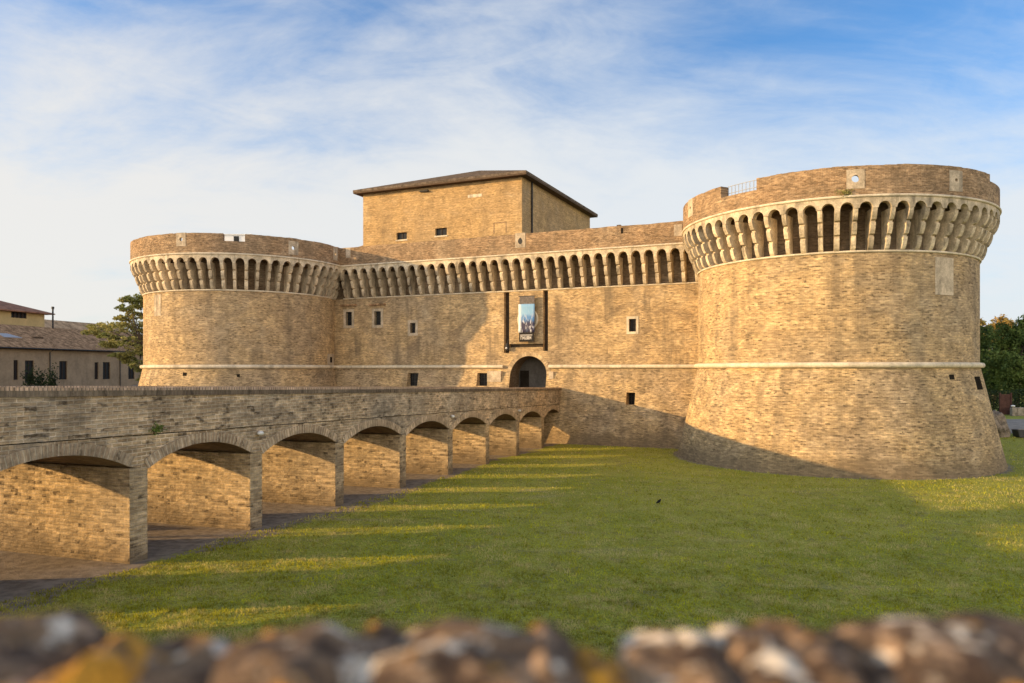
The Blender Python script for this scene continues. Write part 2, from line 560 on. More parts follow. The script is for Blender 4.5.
# ------------------------------------------------------------------ ground
def ground_material():
    m, t, bs = newmat('lawn_soil')
    geo = t.n('ShaderNodeNewGeometry')
    p = geo.outputs['Position']
    n1 = t.noise(p, 0.25, 5, 0.6, 0.4)
    n2 = t.noise(p, 1.6, 6, 0.65)
    n3 = t.noise(p, 14, 4, 0.7)
    c = t.mix(t.ramp(n1, 0.35, 0.65), (0.28, 0.29, 0.032), (0.36, 0.34, 0.055))
    c = t.mix(t.ramp(n2, 0.50, 0.72, 0, 0.7), c, (0.20, 0.165, 0.07))
    n4 = t.noise(scaled(t, p, 0.10, 0.5), 1.0, 5, 0.6, 0.5)
    c = t.mix(t.ramp(n4, 0.62, 0.74, 0, 0.6), c, (0.33, 0.28, 0.17))
    c = t.gain(c, t.ramp(n3, 0.25, 0.75, 0.5, 1.5))
    # bare earth beside and under the bridge
    dq = t.n('ShaderNodeVectorMath', operation='DOT_PRODUCT')
    t.l(t.vmath('SUBTRACT', p, tuple(E)), dq.inputs[0])
    dq.inputs[1].default_value = tuple(BR)
    ds = t.n('ShaderNodeVectorMath', operation='DOT_PRODUCT')
    t.l(t.vmath('SUBTRACT', p, tuple(E)), ds.inputs[0])
    ds.inputs[1].default_value = tuple(BC)
    edge = t.math('ADD', dq.outputs['Value'], t.math('MULTIPLY', t.math('SUBTRACT', n1, 0.5), -3.4))
    edge = t.math('ADD', edge, t.math('MULTIPLY', t.math('SUBTRACT', n2, 0.5), -2.0))
    edge = t.math('ADD', edge, t.ramp(ds.outputs['Value'], 12, 30, 0.6, -0.55))
    dirt = t.ramp(edge, 0.55, 0.15)
    # worn strip along the foot of the right tower and the wall
    spx0 = t.n('ShaderNodeSeparateXYZ'); t.l(p, spx0.inputs[0])
    wig = t.math('MULTIPLY', t.math('SUBTRACT', n2, 0.5), 1.3)
    dt = t.n('ShaderNodeVectorMath', operation='DISTANCE')
    flat = t.vmath('MULTIPLY', p, (1, 1, 0)); t.l(flat, dt.inputs[0]); dt.inputs[1].default_value = tuple(TR)
    dirt = t.math('MAXIMUM', dirt, t.ramp(t.math('ADD', dt.outputs['Value'], wig), RB + .42, RB + .12, 0, .9))
    dw = t.n('ShaderNodeVectorMath', operation='DOT_PRODUCT'); t.l(p, dw.inputs[0]); dw.inputs[1].default_value = tuple(NV)
    dirt = t.math('MAXIMUM', dirt, t.math('MULTIPLY', t.ramp(t.math('ADD', dw.outputs['Value'], wig), WP - 1.95, WP - 1.6, 0, .8), t.math('LESS_THAN', spx0.outputs[0], 16.0)))
    n5 = t.noise(p, 3.5, 5, 0.6)
    dc = t.mix(t.ramp(n5, 0.35, 0.65), (0.19, 0.15, 0.105), (0.30, 0.245, 0.18))
    c = t.mix(dirt, c, dc)
    # paved street on the near side
    spx = t.n('ShaderNodeSeparateXYZ'); t.l(p, spx.inputs[0])
    c = t.mix(t.math('LESS_THAN', spx.outputs[1], 1.03), c, (0.16, 0.15, 0.14))
    t.l(c, bs.inputs['Base Color'])
    bp = t.n('ShaderNodeBump'); bp.inputs['Strength'].default_value = 0.8; bp.inputs['Distance'].default_value = 0.06
    t.l(t.math('ADD', n3, n2), bp.inputs['Height'])
    t.l(bp.outputs[0], bs.inputs['Normal'])
    return m


xs = np.unique(np.concatenate([[-3000, -1200, -500, -250], np.arange(-160, -60, 5), np.arange(-60, 70, 1.0), np.arange(70, 160, 5), [250, 500, 1200, 3000]]))
ys = np.unique(np.concatenate([[-600, -200, -60, -20, -6, 0, 1.015, 1.025], np.arange(2, 90, 1.0), np.arange(90, 200, 5), [300, 600, 1200, 3500]]))
gx, gy = np.meshgrid(xs, ys)
gv = np.stack([gx, gy, ground_z(gx, gy)], -1).reshape(-1, 3)
nx = len(xs)
ii, jj = np.meshgrid(np.arange(len(ys) - 1), np.arange(nx - 1), indexing='ij')
b = (ii * nx + jj).ravel()
gf = np.stack([b, b + 1, b + nx + 1, b + nx], -1)
g = arrays('ground', gv, gf, ground_material())
g.data.polygons.foreach_set('use_smooth', [True] * len(g.data.polygons))
tag(g, kind='structure')

# road on the right, 4 mm and more above the ground
mb = MB()
rx = np.arange(30, 140, 1.5)
for a, b2 in zip(rx, rx[1:]):
    for y0 in np.arange(62.5, 71, 0.85):
        mb.poly([(X, Y, gz(X, Y) + 0.035) for X, Y in ((a, y0), (b2, y0), (b2, y0 + .85), (a, y0 + .85))])
tag(mb.build('road', M['asphalt']), kind='structure')

# ------------------------------------------------------------------ towers
def ray_theta(C, rad, x):
    """angle on a tower (0 = towards -Y, positive to +X) whose front the pixel column x sees"""
    d = Vector(((x - CX) / F, 1, 0)).normalized()
    o = -C
    bq = o.dot(d)
    disc = bq * bq - (o.dot(o) - rad * rad)
    tt = -bq - math.sqrt(max(disc, 0))
    p = d * tt - C
    return math.atan2(p.x, -p.y), tt * d.y


def tower_z(C, rad, x, y):
    th, Y = ray_theta(C, rad, x)
    return th, (CY - y) / F * Y


ARCH_R, NB = 0.345, 62
PROF = [(8.20, 6.80), (8.66, 6.80), (8.76, 6.90), (8.86, 7.10), (8.93, 7.34), (8.95, 7.48), (8.86, 7.50), (8.86, 7.58), (9.04, 7.64), (9.16, 7.86),
        (9.23, 8.08), (9.25, 8.22), (9.15, 8.24), (9.15, 8.32), (9.33, 8.38), (9.46, 8.58), (9.54, 8.78), (9.56, 8.92), (9.56, 8.97), (8.20, 8.97)]


PROF = [(r_, z_ - 0.11) for r_, z_ in PROF]


def corbel_mesh(name, off, parent_mat):
    s = MB()
    s.prism(lambda a, b, c: (b, -(a - off), c), PROF, -0.13, 0.13)
    o = s.build(name, parent_mat, None)
    return o


def arcade_bay(s, to3, half, spring=8.86, top=ZC, depth=0.42):
    """one arched bay of the overhanging band; to3(x, z, back) -> point"""
    n = 10
    arc = [(-ARCH_R * math.cos(math.pi * i / n), spring + ARCH_R * math.sin(math.pi * i / n)) for i in range(n + 1)]
    xs_ = [-half, -ARCH_R] + [a[0] for a in arc[1:-1]] + [ARCH_R, half]
    zl = [spring, spring] + [a[1] for a in arc[1:-1]] + [spring, spring]
    for bk in (0, depth):
        for i in range(len(xs_) - 1):
            q = [to3(xs_[i], zl[i], bk), to3(xs_[i + 1], zl[i + 1], bk), to3(xs_[i + 1], top, bk), to3(xs_[i], top, bk)]
            s.poly(q if bk == 0 else q[::-1])
    for i in range(len(xs_) - 1):
        s.poly([to3(xs_[i], zl[i], 0), to3(xs_[i], zl[i], depth), to3(xs_[i + 1], zl[i + 1], depth), to3(xs_[i + 1], zl[i + 1], 0)])


def make_tower(label, C, notches, holes, seed):
    T = thing('round_tower', label, 'tower', (C.x, C.y, Z0))
    c = (C.x, C.y)
    cu = (C.x, C.y, RS)
    # sloping foot
    s = MB(); s.revolve(c, [(RB + 0.17, Z0 - 0.75), (RB, Z0), (RB - 0.72, Z0 + 3.05), (RS + 0.02, ZS - 0.02)], n=180)
    s.build('scarp', M['scarp'], T, cyl=cu, smooth=True)
    s = MB(); s.revolve(c, [(RS, ZS - 0.05), (RS, 3.4), (RS, ZR), (8.2, ZR + .02)], n=180)
    s.build('shaft', M['tower'], T, cyl=cu)
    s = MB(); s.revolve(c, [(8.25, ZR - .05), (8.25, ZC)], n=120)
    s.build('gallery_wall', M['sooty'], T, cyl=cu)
    for prof_c, r0, nm in (((RS + 0.12, ZS), 0.16, 'string_course'), ((RS + 0.03, ZR + 0.02), 0.065, 'corbel_ring'), ((RP + 0.02, ZC + 0.04), 0.075, 'cornice')):
        prof = [(prof_c[0] + r0 * math.cos(a), prof_c[1] + r0 * math.sin(a)) for a in [R(-110 + 20 * k) for k in range(12)]]
        s = MB(); s.revolve(c, prof, n=180)
        s.build(nm, M['stone'], T, cyl=cu, smooth=True)
    # arcade band
    s = MB()
    half = math.pi * RP / NB
    for k in range(NB):
        th0 = 2 * math.pi * k / NB
        def to3(x, z, bk, th0=th0):
            th = th0 + x / RP
            r = RP - bk
            return (C.x + r * math.sin(th), C.y - r * math.cos(th), z)
        arcade_bay(s, to3, half)
    s.build('arcade', M['corbel'], T, cyl=cu)
    s = MB(); s.revolve(c, [(8.2, ZC - 0.06), (RP - 0.05, ZC - 0.06)], n=120); s.revolve(c, [(0.0, ZC + 0.2), (9.2, ZC + 0.2)], n=60)
    s.build('terrace_floor', M['tower'], T, cyl=cu)
    # corbels, the ones on the sides that can be seen
    proto = None
    base = math.atan2(-C.x, C.y)
    for k in range(NB):
        th = 2 * math.pi * (k + 0.5) / NB
        dd = (th - base + math.pi) % (2 * math.pi) - math.pi
        if abs(dd) > R(104):
            continue
        if proto is None:
            o = corbel_mesh('corbel', 0.0, M['corbel'])
            proto = o
        else:
            o = proto.copy(); COL.objects.link(o)
        o.parent = T
        o.location = (0, 0, -Z0)
        o.rotation_euler = (0, 0, th + random.uniform(-.006, .006))
        o.scale = (random.uniform(.88, 1.1), random.uniform(.992, 1.004), 1)
    # parapet with its gaps and loopholes
    bp = set(np.linspace(-math.pi, math.pi, 181))
    for a0, a1, zt in notches: bp |= {a0, a1}
    for hc, hw, z0, z1, _, _ in holes: bp |= {hc - hw, hc + hw}
    bp = sorted(bp)
    clean = [bp[0]]
    for x in bp[1:]:
        if x - clean[-1] > 1e-4: clean.append(x)
    rr = random.Random(seed)
    segs = []
    jt = 0.0
    for a, b_ in zip(clean, clean[1:]):
        mid = (a + b_) / 2
        jt = 0.7 * jt + rr.uniform(-0.018, 0.018)
        zt = ZT + jt + 0.02 * mnoise.noise(Vector((mid * 6, seed, 0)))
        for n0, n1, nz in notches:
            if n0 < mid < n1: zt = nz
        iv = [(ZC, zt)]
        for hc, hw, z0, z1, _, _ in holes:
            if abs(mid - hc) < hw: iv = [(ZC, z0), (z1, zt)]
        segs.append((a, b_, iv))
    s = MB()
    pt = lambda r, th, z: (C.x + r * math.sin(th), C.y - r * math.cos(th), z)
    RI = RP - 0.62
    for i, (a, b_, iv) in enumerate(segs):
        for z0, z1 in iv:
            s.poly([pt(RP, a, z0), pt(RP, b_, z0), pt(RP, b_, z1), pt(RP, a, z1)])
            s.poly([pt(RI, b_, z0), pt(RI, a, z0), pt(RI, a, z1), pt(RI, b_, z1)])
            s.poly([pt(RP, a, z1), pt(RP, b_, z1), pt(RI, b_, z1), pt(RI, a, z1)])
            if z0 > ZC: s.poly([pt(RI, a, z0), pt(RI, b_, z0), pt(RP, b_, z0), pt(RP, a, z0)])
            for th in (a, b_):
                s.poly([pt(RP, th, z0), pt(RI, th, z0), pt(RI, th, z1), pt(RP, th, z1)])
    s.build('parapet', M['parapet'], T, cyl=(C.x, C.y, RP), merge=False)
    # loophole slabs: stone slab pierced by a round hole
    for hc, hw, z0, z1, rad, off in holes:
        s = MB()
        W2, H2 = hw * RP, (z1 - z0) / 2
        zc = (z0 + z1) / 2
        n = 32
        def q3(x, z, r):
            return pt(r, hc + x / RP, zc + z)
        RI2 = RP - 0.2
        for rr_ in (RP + 0.02, RI2):
            for i in range(n):
                t0, t1 = 2 * math.pi * i / n, 2 * math.pi * (i + 1) / n
                def sq(t):
                    cx_, cz_ = math.cos(t), math.sin(t)
                    k = 1 / max(abs(cx_), abs(cz_))
                    return cx_ * k * W2, cz_ * k * H2
                i0 = (off[0] + rad * math.cos(t0), off[1] + rad * math.sin(t0)); i1 = (off[0] + rad * math.cos(t1), off[1] + rad * math.sin(t1))
                s.poly([q3(*sq(t0), rr_), q3(*sq(t1), rr_), q3(*i1, rr_), q3(*i0, rr_)])
        for i in range(n):
            t0, t1 = 2 * math.pi * i / n, 2 * math.pi * (i + 1) / n
            i0 = (off[0] + rad * math.cos(t0), off[1] + rad * math.sin(t0)); i1 = (off[0] + rad * math.cos(t1), off[1] + rad * math.sin(t1))
            s.poly([q3(*i0, RP + 0.02), q3(*i1, RP + 0.02), q3(*i1, RI2), q3(*i0, RI2)])
        for ax, az, bx, bz in ((-W2, -H2, W2, -H2), (W2, -H2, W2, H2), (W2, H2, -W2, H2), (-W2, H2, -W2, -H2)):
            s.poly([q3(ax, az, RP + 0.02), q3(bx, bz, RP + 0.02), q3(bx, bz, RP - 0.1), q3(ax, az, RP - 0.1)])
        s.build('loophole_slab', M['plaque'], T)
    return T


def slab_on_tower(T, C, rad, x0, x1, y0, y1, mat, name, proud=0.03, lean=None):
    """thin curved slab lying on a tower's face, between two pixel columns and rows of the photo"""
    t0, _ = ray_theta(C, rad, x0); t1, _ = ray_theta(C, rad, x1)
    _, Y = ray_theta(C, rad, (x0 + x1) / 2)
    zb, zt = (CY - y1) / F * Y, (CY - y0) / F * Y
    s = MB()
    n = 6
    f = lambda r, th, z: (C.x + (r + (lean(z) if lean else 0)) * math.sin(th), C.y - (r + (lean(z) if lean else 0)) * math.cos(th), z)
    for i in range(n):
        a, b_ = t0 + (t1 - t0) * i / n, t0 + (t1 - t0) * (i + 1) / n
        s.poly([f(rad + proud, a, zb), f(rad + proud, b_, zb), f(rad + proud, b_, zt), f(rad + proud, a, zt)])
        for z in (zb, zt):
            s.poly([f(rad + proud, a, z), f(rad + proud, b_, z), f(rad - .1, b_, z), f(rad - .1, a, z)])
    for a in (t0, t1):
        s.poly([f(rad + proud, a, zb), f(rad + proud, a, zt), f(rad - .1, a, zt), f(rad - .1, a, zb)])
    return s.build(name, mat, T)


def hole_at(C, x, y, w, h, rad, off=(0, 0)):
    th, z = tower_z(C, RP, x, y)
    return (th, w / 2 / RP, z - h / 2, z + h / 2, rad, off)


thR = lambda x: ray_theta(TR, RP, x)[0]
thL = lambda x: ray_theta(TL, RP, x)[0]
base_r = math.atan2(-TR.x, TR.y)
rt = make_tower('large round brick tower at the right end of the straight front wall', TR,
                [(thR(721), thR(756.5), 10.50), (thR(990), base_r + R(110), 10.78)],
                [hole_at(TR, 855.5, 179, 0.92, 1.05, 0.20, (0.0, 0.02)), hole_at(TR, 956, 181, 0.95, 1.15, 0.10, (0.02, 0.05)),
                 hole_at(TR, 690.5, 208, 0.9, 1.15, 0.10, (0, 0))], 3)
lt = make_tower('round brick tower at the left end of the front wall beside the low house', TL,
                [(thL(223), thL(245), 10.55)],
                [hole_at(TL, 181, 239.5, 0.85, 1.1, 0.15, (0, 0.02)), hole_at(TL, 293.5, 248, 0.9, 1.15, 0.17, (0, 0)),
                 hole_at(TL, 335.5, 254, 0.7, 1.15, 0.14, (-0.05, 0))], 5)
# tall inscription slabs under the corbels, loopholes low down
slab_on_tower(rt, TR, RS, 935, 953, 257.5, 295, M['plaque'], 'stone_slab')
slab_on_tower(lt, TL, RS, 154.5, 161, 294.5, 316, M['plaque'], 'stone_slab')
sl = slab_on_tower(lt, TL, RS, 327.5, 333.5, 354, 365, M['plaque'], 'loophole_surround', 0.04)
slab_on_tower(lt, TL, RS, 329.7, 331.6, 357, 362.5, M['dark'], 'loophole', 0.05)
scarp_lean = lambda z: max(0, (ZS - z) * 0.233)
slab_on_tower(rt, TR, RS, 946.5, 951.5, 374.5, 379.5, M['dark'], 'putlog_hole', 0.012, scarp_lean)
slab_on_tower(rt, TR, RS, 971, 976.5, 376.5, 389.5, M['dark'], 'loophole', 0.012, scarp_lean)
slab_on_tower(lt, TL, RS, 184, 188, 372.5, 376, M['dark'], 'putlog_hole', 0.012, scarp_lean)
slab_on_tower(lt, TL, RS, 237, 240, 374, 377, M['dark'], 'putlog_hole', 0.012, scarp_lean)
# railing in the gap of the right tower
s = MB()
a0, a1 = thR(722), thR(757.5)
rp = lambda th, z: (TR.x + 9.05 * math.sin(th), TR.y - 9.05 * math.cos(th), z)
for k in range(10):
    th = a0 + (a1 - a0) * k / 9
    s.tube([rp(th, ZC + .2), rp(th, 11.25)], 0.022, 6)
for z in (11.22, 10.8):
    s.tube([rp(a0 + (a1 - a0) * k / 6, z) for k in range(7)], 0.02, 6)
rail = s.build('railing', M['steel'], rt)

# white cabin on the left tower's terrace, seen through the gap
cab = thing('rooftop_cabin', 'small white cabin with a dark window seen through the gap in the left tower parapet', 'cabin', (TL.x, TL.y + 1, ZC + .2))
thc = px(233.5, 240, 71.0)
bxc = lambda x, y, z: (thc.x + x, thc.y + y, z)
MB().box(bxc, (-1.6, 0, ZC + .2), (1.6, 2.4, 12.62)).build('cabin_wall', M['white'], cab)
MB().box(bxc, (-1.7, -0.1, 12.62), (1.7, 2.5, 12.7)).build('roof', M['white'], cab)
MB().box(bxc, (0.03, -0.03, 11.3), (0.52, 0.05, 12.5)).build('window', M['glass'], cab)

# ------------------------------------------------------------------ front wall between the towers
def dep(z):
    return -(ZS - z) * 0.233 if z < ZS else 0.0


def WPt(u, z, d=0.0):
    p = DV * u + NV * (WP + d + dep(z))
    return (p.x, p.y, z)


def wall_uz(x, y, plane=WP):
    """pixel -> (u, z) on the wall, allowing for the batter"""
    k = (x - CX) / F
    d = 0.0
    for _ in range(6):
        Y = (plane + d) / (NV.x * k + NV.y)
        z = (CY - y) / F * Y
        d = dep(z)
    p = Vector((k * Y, Y, 0))
    return p.dot(DV), z


def wr(x0, y0, x1, y1):
    ua, zt = wall_uz(x0, y0); ub, zb = wall_uz(x1, y1)
    return ua, zb, ub, zt


UT_L, UT_R = TL.dot(DV), TR.dot(DV)
cw = thing('curtain_wall', 'straight brick front wall of the fortress with a row of stone corbels, between the two round towers', 'wall',
           tuple(DV * -27 + NV * WP + Vector((0, 0, Z0))))
openings = []            # (u0, z0, u1, z1, depth)
W_SMALL = [wr(345.8, 312, 352, 325.5), wr(374.5, 311.5, 381, 325), wr(410.3, 323, 415.6, 333), wr(629, 319, 636, 331.5)]
W_LOW = [wr(408, 373, 417, 386), wr(477.5, 373, 487, 386), wr(626.5, 392.5, 634.5, 405)]
SLOT_L, SLOT_R = wr(504, 290.5, 509.3, 353), wr(543.2, 290, 548, 351)
SLOT_L, SLOT_R = (SLOT_L[0], SLOT_L[1], SLOT_L[2], ZR - .06), (SLOT_R[0], SLOT_R[1], SLOT_R[2], ZR - .06)
SLOT_H = wr(509.3, 344.2, 543.2, 347)
SLOT_H = (SLOT_L[2], SLOT_H[1], SLOT_R[0], SLOT_H[3])
u0a, _ = wall_uz(510.5, 370); u1a, _ = wall_uz(547, 370)
_, zcr = wall_uz(528.5, 356)
GATE = (u0a, -2.62, u1a, zcr)
rects = [(*r, 0.45) for r in W_SMALL + W_LOW] + [(*SLOT_L, 0.9), (*SLOT_R, 0.9), (*SLOT_H, 0.45), (*GATE, 1.8)]
UA, UB = UT_L + 4, UT_R - 4
us = sorted({UA, UB, *[r[0] for r in rects], *[r[2] for r in rects]})
zs = sorted({-6.6, ZS, ZR + .01, *[r[1] for r in rects], *[r[3] for r in rects]})
s = MB()
low, up = MB(), MB()
for a, b_ in zip(us, us[1:]):
    for c, d_ in zip(zs, zs[1:]):
        mu, mz = (a + b_) / 2, (c + d_) / 2
        if any(r[0] < mu < r[2] and r[1] < mz < r[3] for r in rects):
            continue
        (low if mz < ZS else up).poly([WPt(a, c), WPt(b_, c), WPt(b_, d_), WPt(a, d_)])
for r in rects[:-1]:
    a, c, b_, d_, dp = r
    tgt = low if (c + d_) / 2 < ZS else up
    for (ua, za), (ub, zb) in (((a, c), (b_, c)), ((b_, c), (b_, d_)), ((b_, d_), (a, d_)), ((a, d_), (a, c))):
        tgt.poly([WPt(ua, za), WPt(ub, zb), WPt(ub, zb, dp - dep(zb)), WPt(ua, za, dp - dep(za))])
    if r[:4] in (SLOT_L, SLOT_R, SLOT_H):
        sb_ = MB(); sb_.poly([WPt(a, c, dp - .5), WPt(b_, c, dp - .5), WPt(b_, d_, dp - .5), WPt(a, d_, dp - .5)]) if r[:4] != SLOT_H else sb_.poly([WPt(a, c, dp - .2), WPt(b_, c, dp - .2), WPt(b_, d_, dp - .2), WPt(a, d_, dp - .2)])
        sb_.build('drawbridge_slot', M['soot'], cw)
# spandrels and vault of the gateway
ga, gc, gb, gd = GATE
gr = (gb - ga) / 2
gm = (ga + gb) / 2
spr = gd - gr
n = 24
arc = [(gm - gr * math.cos(math.pi * i / n), spr + gr * math.sin(math.pi * i / n)) for i in range(n + 1)]
arc[0] = (ga, spr); arc[-1] = (gb, spr)
gdep = 1.8
for (ua, za), (ub, zb) in zip(arc, arc[1:]):
    if za < ZS - 1e-6 and zb > ZS or za > ZS and zb < ZS - 1e-6:
        pass
    # split so that the batter line is followed
    zz_ = [z for z in (max(za, zb), ZS, gd) if z >= max(za, zb) - 1e-9]
    up.poly([WPt(ua, za), WPt(ub, zb), WPt(ub, max(za, zb) + 1e-4), WPt(ua, max(za, zb) + 1e-4)])
    lo = max(za, zb)
    cuts = [lo] + ([ZS] if lo < ZS else []) + [gd]
    for c, d_ in zip(cuts, cuts[1:]):
        if d_ - c > 1e-5:
            up.poly([WPt(ua, c), WPt(ub, c), WPt(ub, d_), WPt(ua, d_)])
low.build('scarp', M['scarp'], cw)
up.build('wall_face', M['curtain'], cw)
s = MB()
ring = [(ga, gc)] + arc + [(gb, gc)]
for (ua, za), (ub, zb) in zip(ring, ring[1:]):
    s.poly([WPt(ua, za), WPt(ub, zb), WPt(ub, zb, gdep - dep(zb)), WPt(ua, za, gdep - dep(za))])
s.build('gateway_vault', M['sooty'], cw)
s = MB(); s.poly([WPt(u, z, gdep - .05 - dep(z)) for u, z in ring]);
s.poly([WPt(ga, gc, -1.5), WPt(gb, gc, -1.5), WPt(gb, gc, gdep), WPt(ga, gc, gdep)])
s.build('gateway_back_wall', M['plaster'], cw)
fr = lambda u, d, z: WPt(u, z, d - dep(z))
da, db = wall_uz(520, 370, WP + 1.7)[0], wall_uz(528.5, 370, WP + 1.7)[0]
MB().box(fr, (da, gdep - .13, gc), (db, gdep - .06, -0.05)).build('gateway_door', M['dark'], cw)
# slim ring of bricks round the gateway
s = MB()
r1, r2 = gr, gr + 0.36
for i in range(30):
    t0, t1 = math.pi * i / 30, math.pi * (i + 1) / 30
    P4 = [(gm - r1 * math.cos(t0), spr + r1 * math.sin(t0)), (gm - r1 * math.cos(t1), spr + r1 * math.sin(t1)),
          (gm - r2 * math.cos(t1), spr + r2 * math.sin(t1)), (gm - r2 * math.cos(t0), spr + r2 * math.sin(t0))]
    L0, L1 = t0 * r2, t1 * r2
    s.poly([WPt(u, z, -0.025) for u, z in P4], [(L0, 0.02), (L1, 0.02), (L1, .40), (L0, .40)])
    s.poly([WPt(P4[3][0], P4[3][1], -0.025), WPt(P4[2][0], P4[2][1], -0.025), WPt(P4[2][0], P4[2][1], 0.05), WPt(P4[3][0], P4[3][1], 0.05)])
    s.poly([WPt(P4[0][0], P4[0][1], -0.025), WPt(P4[1][0], P4[1][1], -0.025), WPt(P4[1][0], P4[1][1], 0.05), WPt(P4[0][0], P4[0][1], 0.05)])
M['gatering'] = brick('gate_ring_brick', (0.55, 0.40, 0.22), (0.43, 0.30, 0.17), MOR, bw=0.13, rh=0.6, swap=True, seed=11)
s.build('gateway_arch_ring', M['gatering'], cw)
# windows: panes, iron bars, stone surrounds, sills
for i, r in enumerate(W_SMALL + W_LOW):
    a, c, b_, d_ = r
    MB().box(fr, (a, 0.30, c), (b_, 0.34, d_)).build('window', M['glass'], cw)
    wobj = bpy.context.scene.objects  # noqa
    pane = [o for o in cw.children if o.name.startswith('window')][-1]
    s = MB()
    nbar = 3 if (b_ - a) < 0.75 else 4
    for k in range(1, nbar):
        u = a + (b_ - a) * k / nbar
        s.tube([WPt(u, c, .16 - dep(c)), WPt(u, d_, .16 - dep(d_))], 0.018, 6)
    for k in (0.33, 0.66):
        z = c + (d_ - c) * k
        s.tube([WPt(a, z, .16 - dep(z)), WPt(b_, z, .16 - dep(z))], 0.015, 6)
    s.build('window_bars', M['iron'], pane)
    if i < 4:
        w1 = 0.24 if i != 3 else 0.2
        s = MB()
        for A, B in (((a - w1, c - w1), (a, d_ + w1)), ((b_, c - w1), (b_ + w1, d_ + w1)), ((a, d_), (b_, d_ + w1)), ((a, c - w1), (b_, c))):
            s.box(fr, (A[0], -0.045, A[1]), (B[0], 0.20, B[1]))
        s.build('window_surround', M['plaque'] if i < 3 else M['stone'], pane)
    if i < 2:
        MB().box(fr, (a - .5, -0.22, d_ + .55), (b_ + .5, 0.05, d_ + .70)).build('window_hood', M['tile'], pane)
    if i == 6:
        MB().box(fr, (a - .12, -0.15, c - .20), (b_ + .12, 0.1, c)).build('window_sill', M['stone'], pane)
        MB().box(fr, (a - .05, -0.04, c - .75), (b_ + .05, 0.1, c - .20)).build('apron_slab', M['plaque'], pane)
# string course, two lengths
half_round = [(0.10 + .17 * math.cos(a), ZS + .15 * math.sin(a)) for a in [R(-100 + 20 * k) for k in range(11)]]
for ua, ub in ((UT_L + 7, wall_uz(503.5, 370)[0]), (wall_uz(549, 370)[0], UT_R - 7)):
    s = MB()
    for (pa, za), (pb, zb) in zip(half_round, half_round[1:]):
        s.poly([WPt(ua, ZS, -pa)[:2] + (za,), WPt(ub, ZS, -pa)[:2] + (za,), WPt(ub, ZS, -pb)[:2] + (zb,), WPt(ua, ZS, -pb)[:2] + (zb,)])
    s.build('string_course', M['stone'], cw, smooth=True)
# thin ring under the corbels and cornice above the arcade
OV = RP - 8.5
for pz, pp, r0, nm in ((ZR + .02, 0.02, 0.06, 'corbel_ring'), (ZC + .04, OV + .02, 0.075, 'cornice')):
    s = MB()
    pf = [(pp + r0 * math.cos(a), pz + r0 * math.sin(a)) for a in [R(-110 + 20 * k) for k in range(12)]]
    for (pa, za), (pb, zb) in zip(pf, pf[1:]):
        s.poly([fr(UT_L + 8.9, -pa, za), fr(UT_R - 8.9, -pa, za), fr(UT_R - 8.9, -pb, zb), fr(UT_L + 8.9, -pb, zb)])
    s.build(nm, M['stone'], cw, smooth=True)
# arcade band with corbels
UC0, UC1 = UT_L + 9.33, UT_R - 9.33
nb = 32
half = (UC1 - UC0) / nb / 2
s = MB()
for k in range(nb):
    uc = UC0 + half * (2 * k + 1)
    arcade_bay(s, lambda x, z, bk, uc=uc: fr(uc + x, -(OV - bk), z), half)
s.poly([fr(UC0, -OV + .05, ZC - .06), fr(UC1, -OV + .05, ZC - .06), fr(UC1, 0.32, ZC - .06), fr(UC0, 0.32, ZC - .06)])
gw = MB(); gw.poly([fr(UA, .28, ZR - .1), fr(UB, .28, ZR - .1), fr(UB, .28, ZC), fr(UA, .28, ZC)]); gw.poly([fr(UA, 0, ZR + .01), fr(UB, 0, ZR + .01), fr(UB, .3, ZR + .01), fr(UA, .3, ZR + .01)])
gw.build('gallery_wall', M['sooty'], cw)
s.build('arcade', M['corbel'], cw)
proto = None
ang = math.atan2(DV.y, DV.x)
for k in range(nb + 1):
    u = UC0 + half * 2 * k
    if proto is None:
        o = corbel_mesh('corbel', 8.5, M['corbel']); proto = o
    else:
        o = proto.copy(); COL.objects.link(o)
    o.parent = cw
    o.location = Vector(fr(u, 0, 0)) - ORG[cw.name]
    o.rotation_euler = (0, 0, ang)
# parapet
s = MB()
rr = random.Random(9)
uu = list(np.arange(UT_L + 6, UT_R - 6, 0.8)) + [UT_R - 6]
zt = [ZT + 0.03 * math.sin(k * 0.9) * rr.random() + rr.uniform(-.015, .02) for k in range(len(uu))]
for k in range(len(uu) - 1):
    a, b_ = uu[k], uu[k + 1]
    s.poly([fr(a, -OV, ZC), fr(b_, -OV, ZC), fr(b_, -OV, zt[k + 1]), fr(a, -OV, zt[k])])
    s.poly([fr(b_, -OV + .6, ZC), fr(a, -OV + .6, ZC), fr(a, -OV + .6, zt[k]), fr(b_, -OV + .6, zt[k + 1])])
    s.poly([fr(a, -OV, zt[k]), fr(b_, -OV, zt[k + 1]), fr(b_, -OV + .6, zt[k + 1]), fr(a, -OV + .6, zt[k])])
s.build('parapet', M['parapet'], cw)
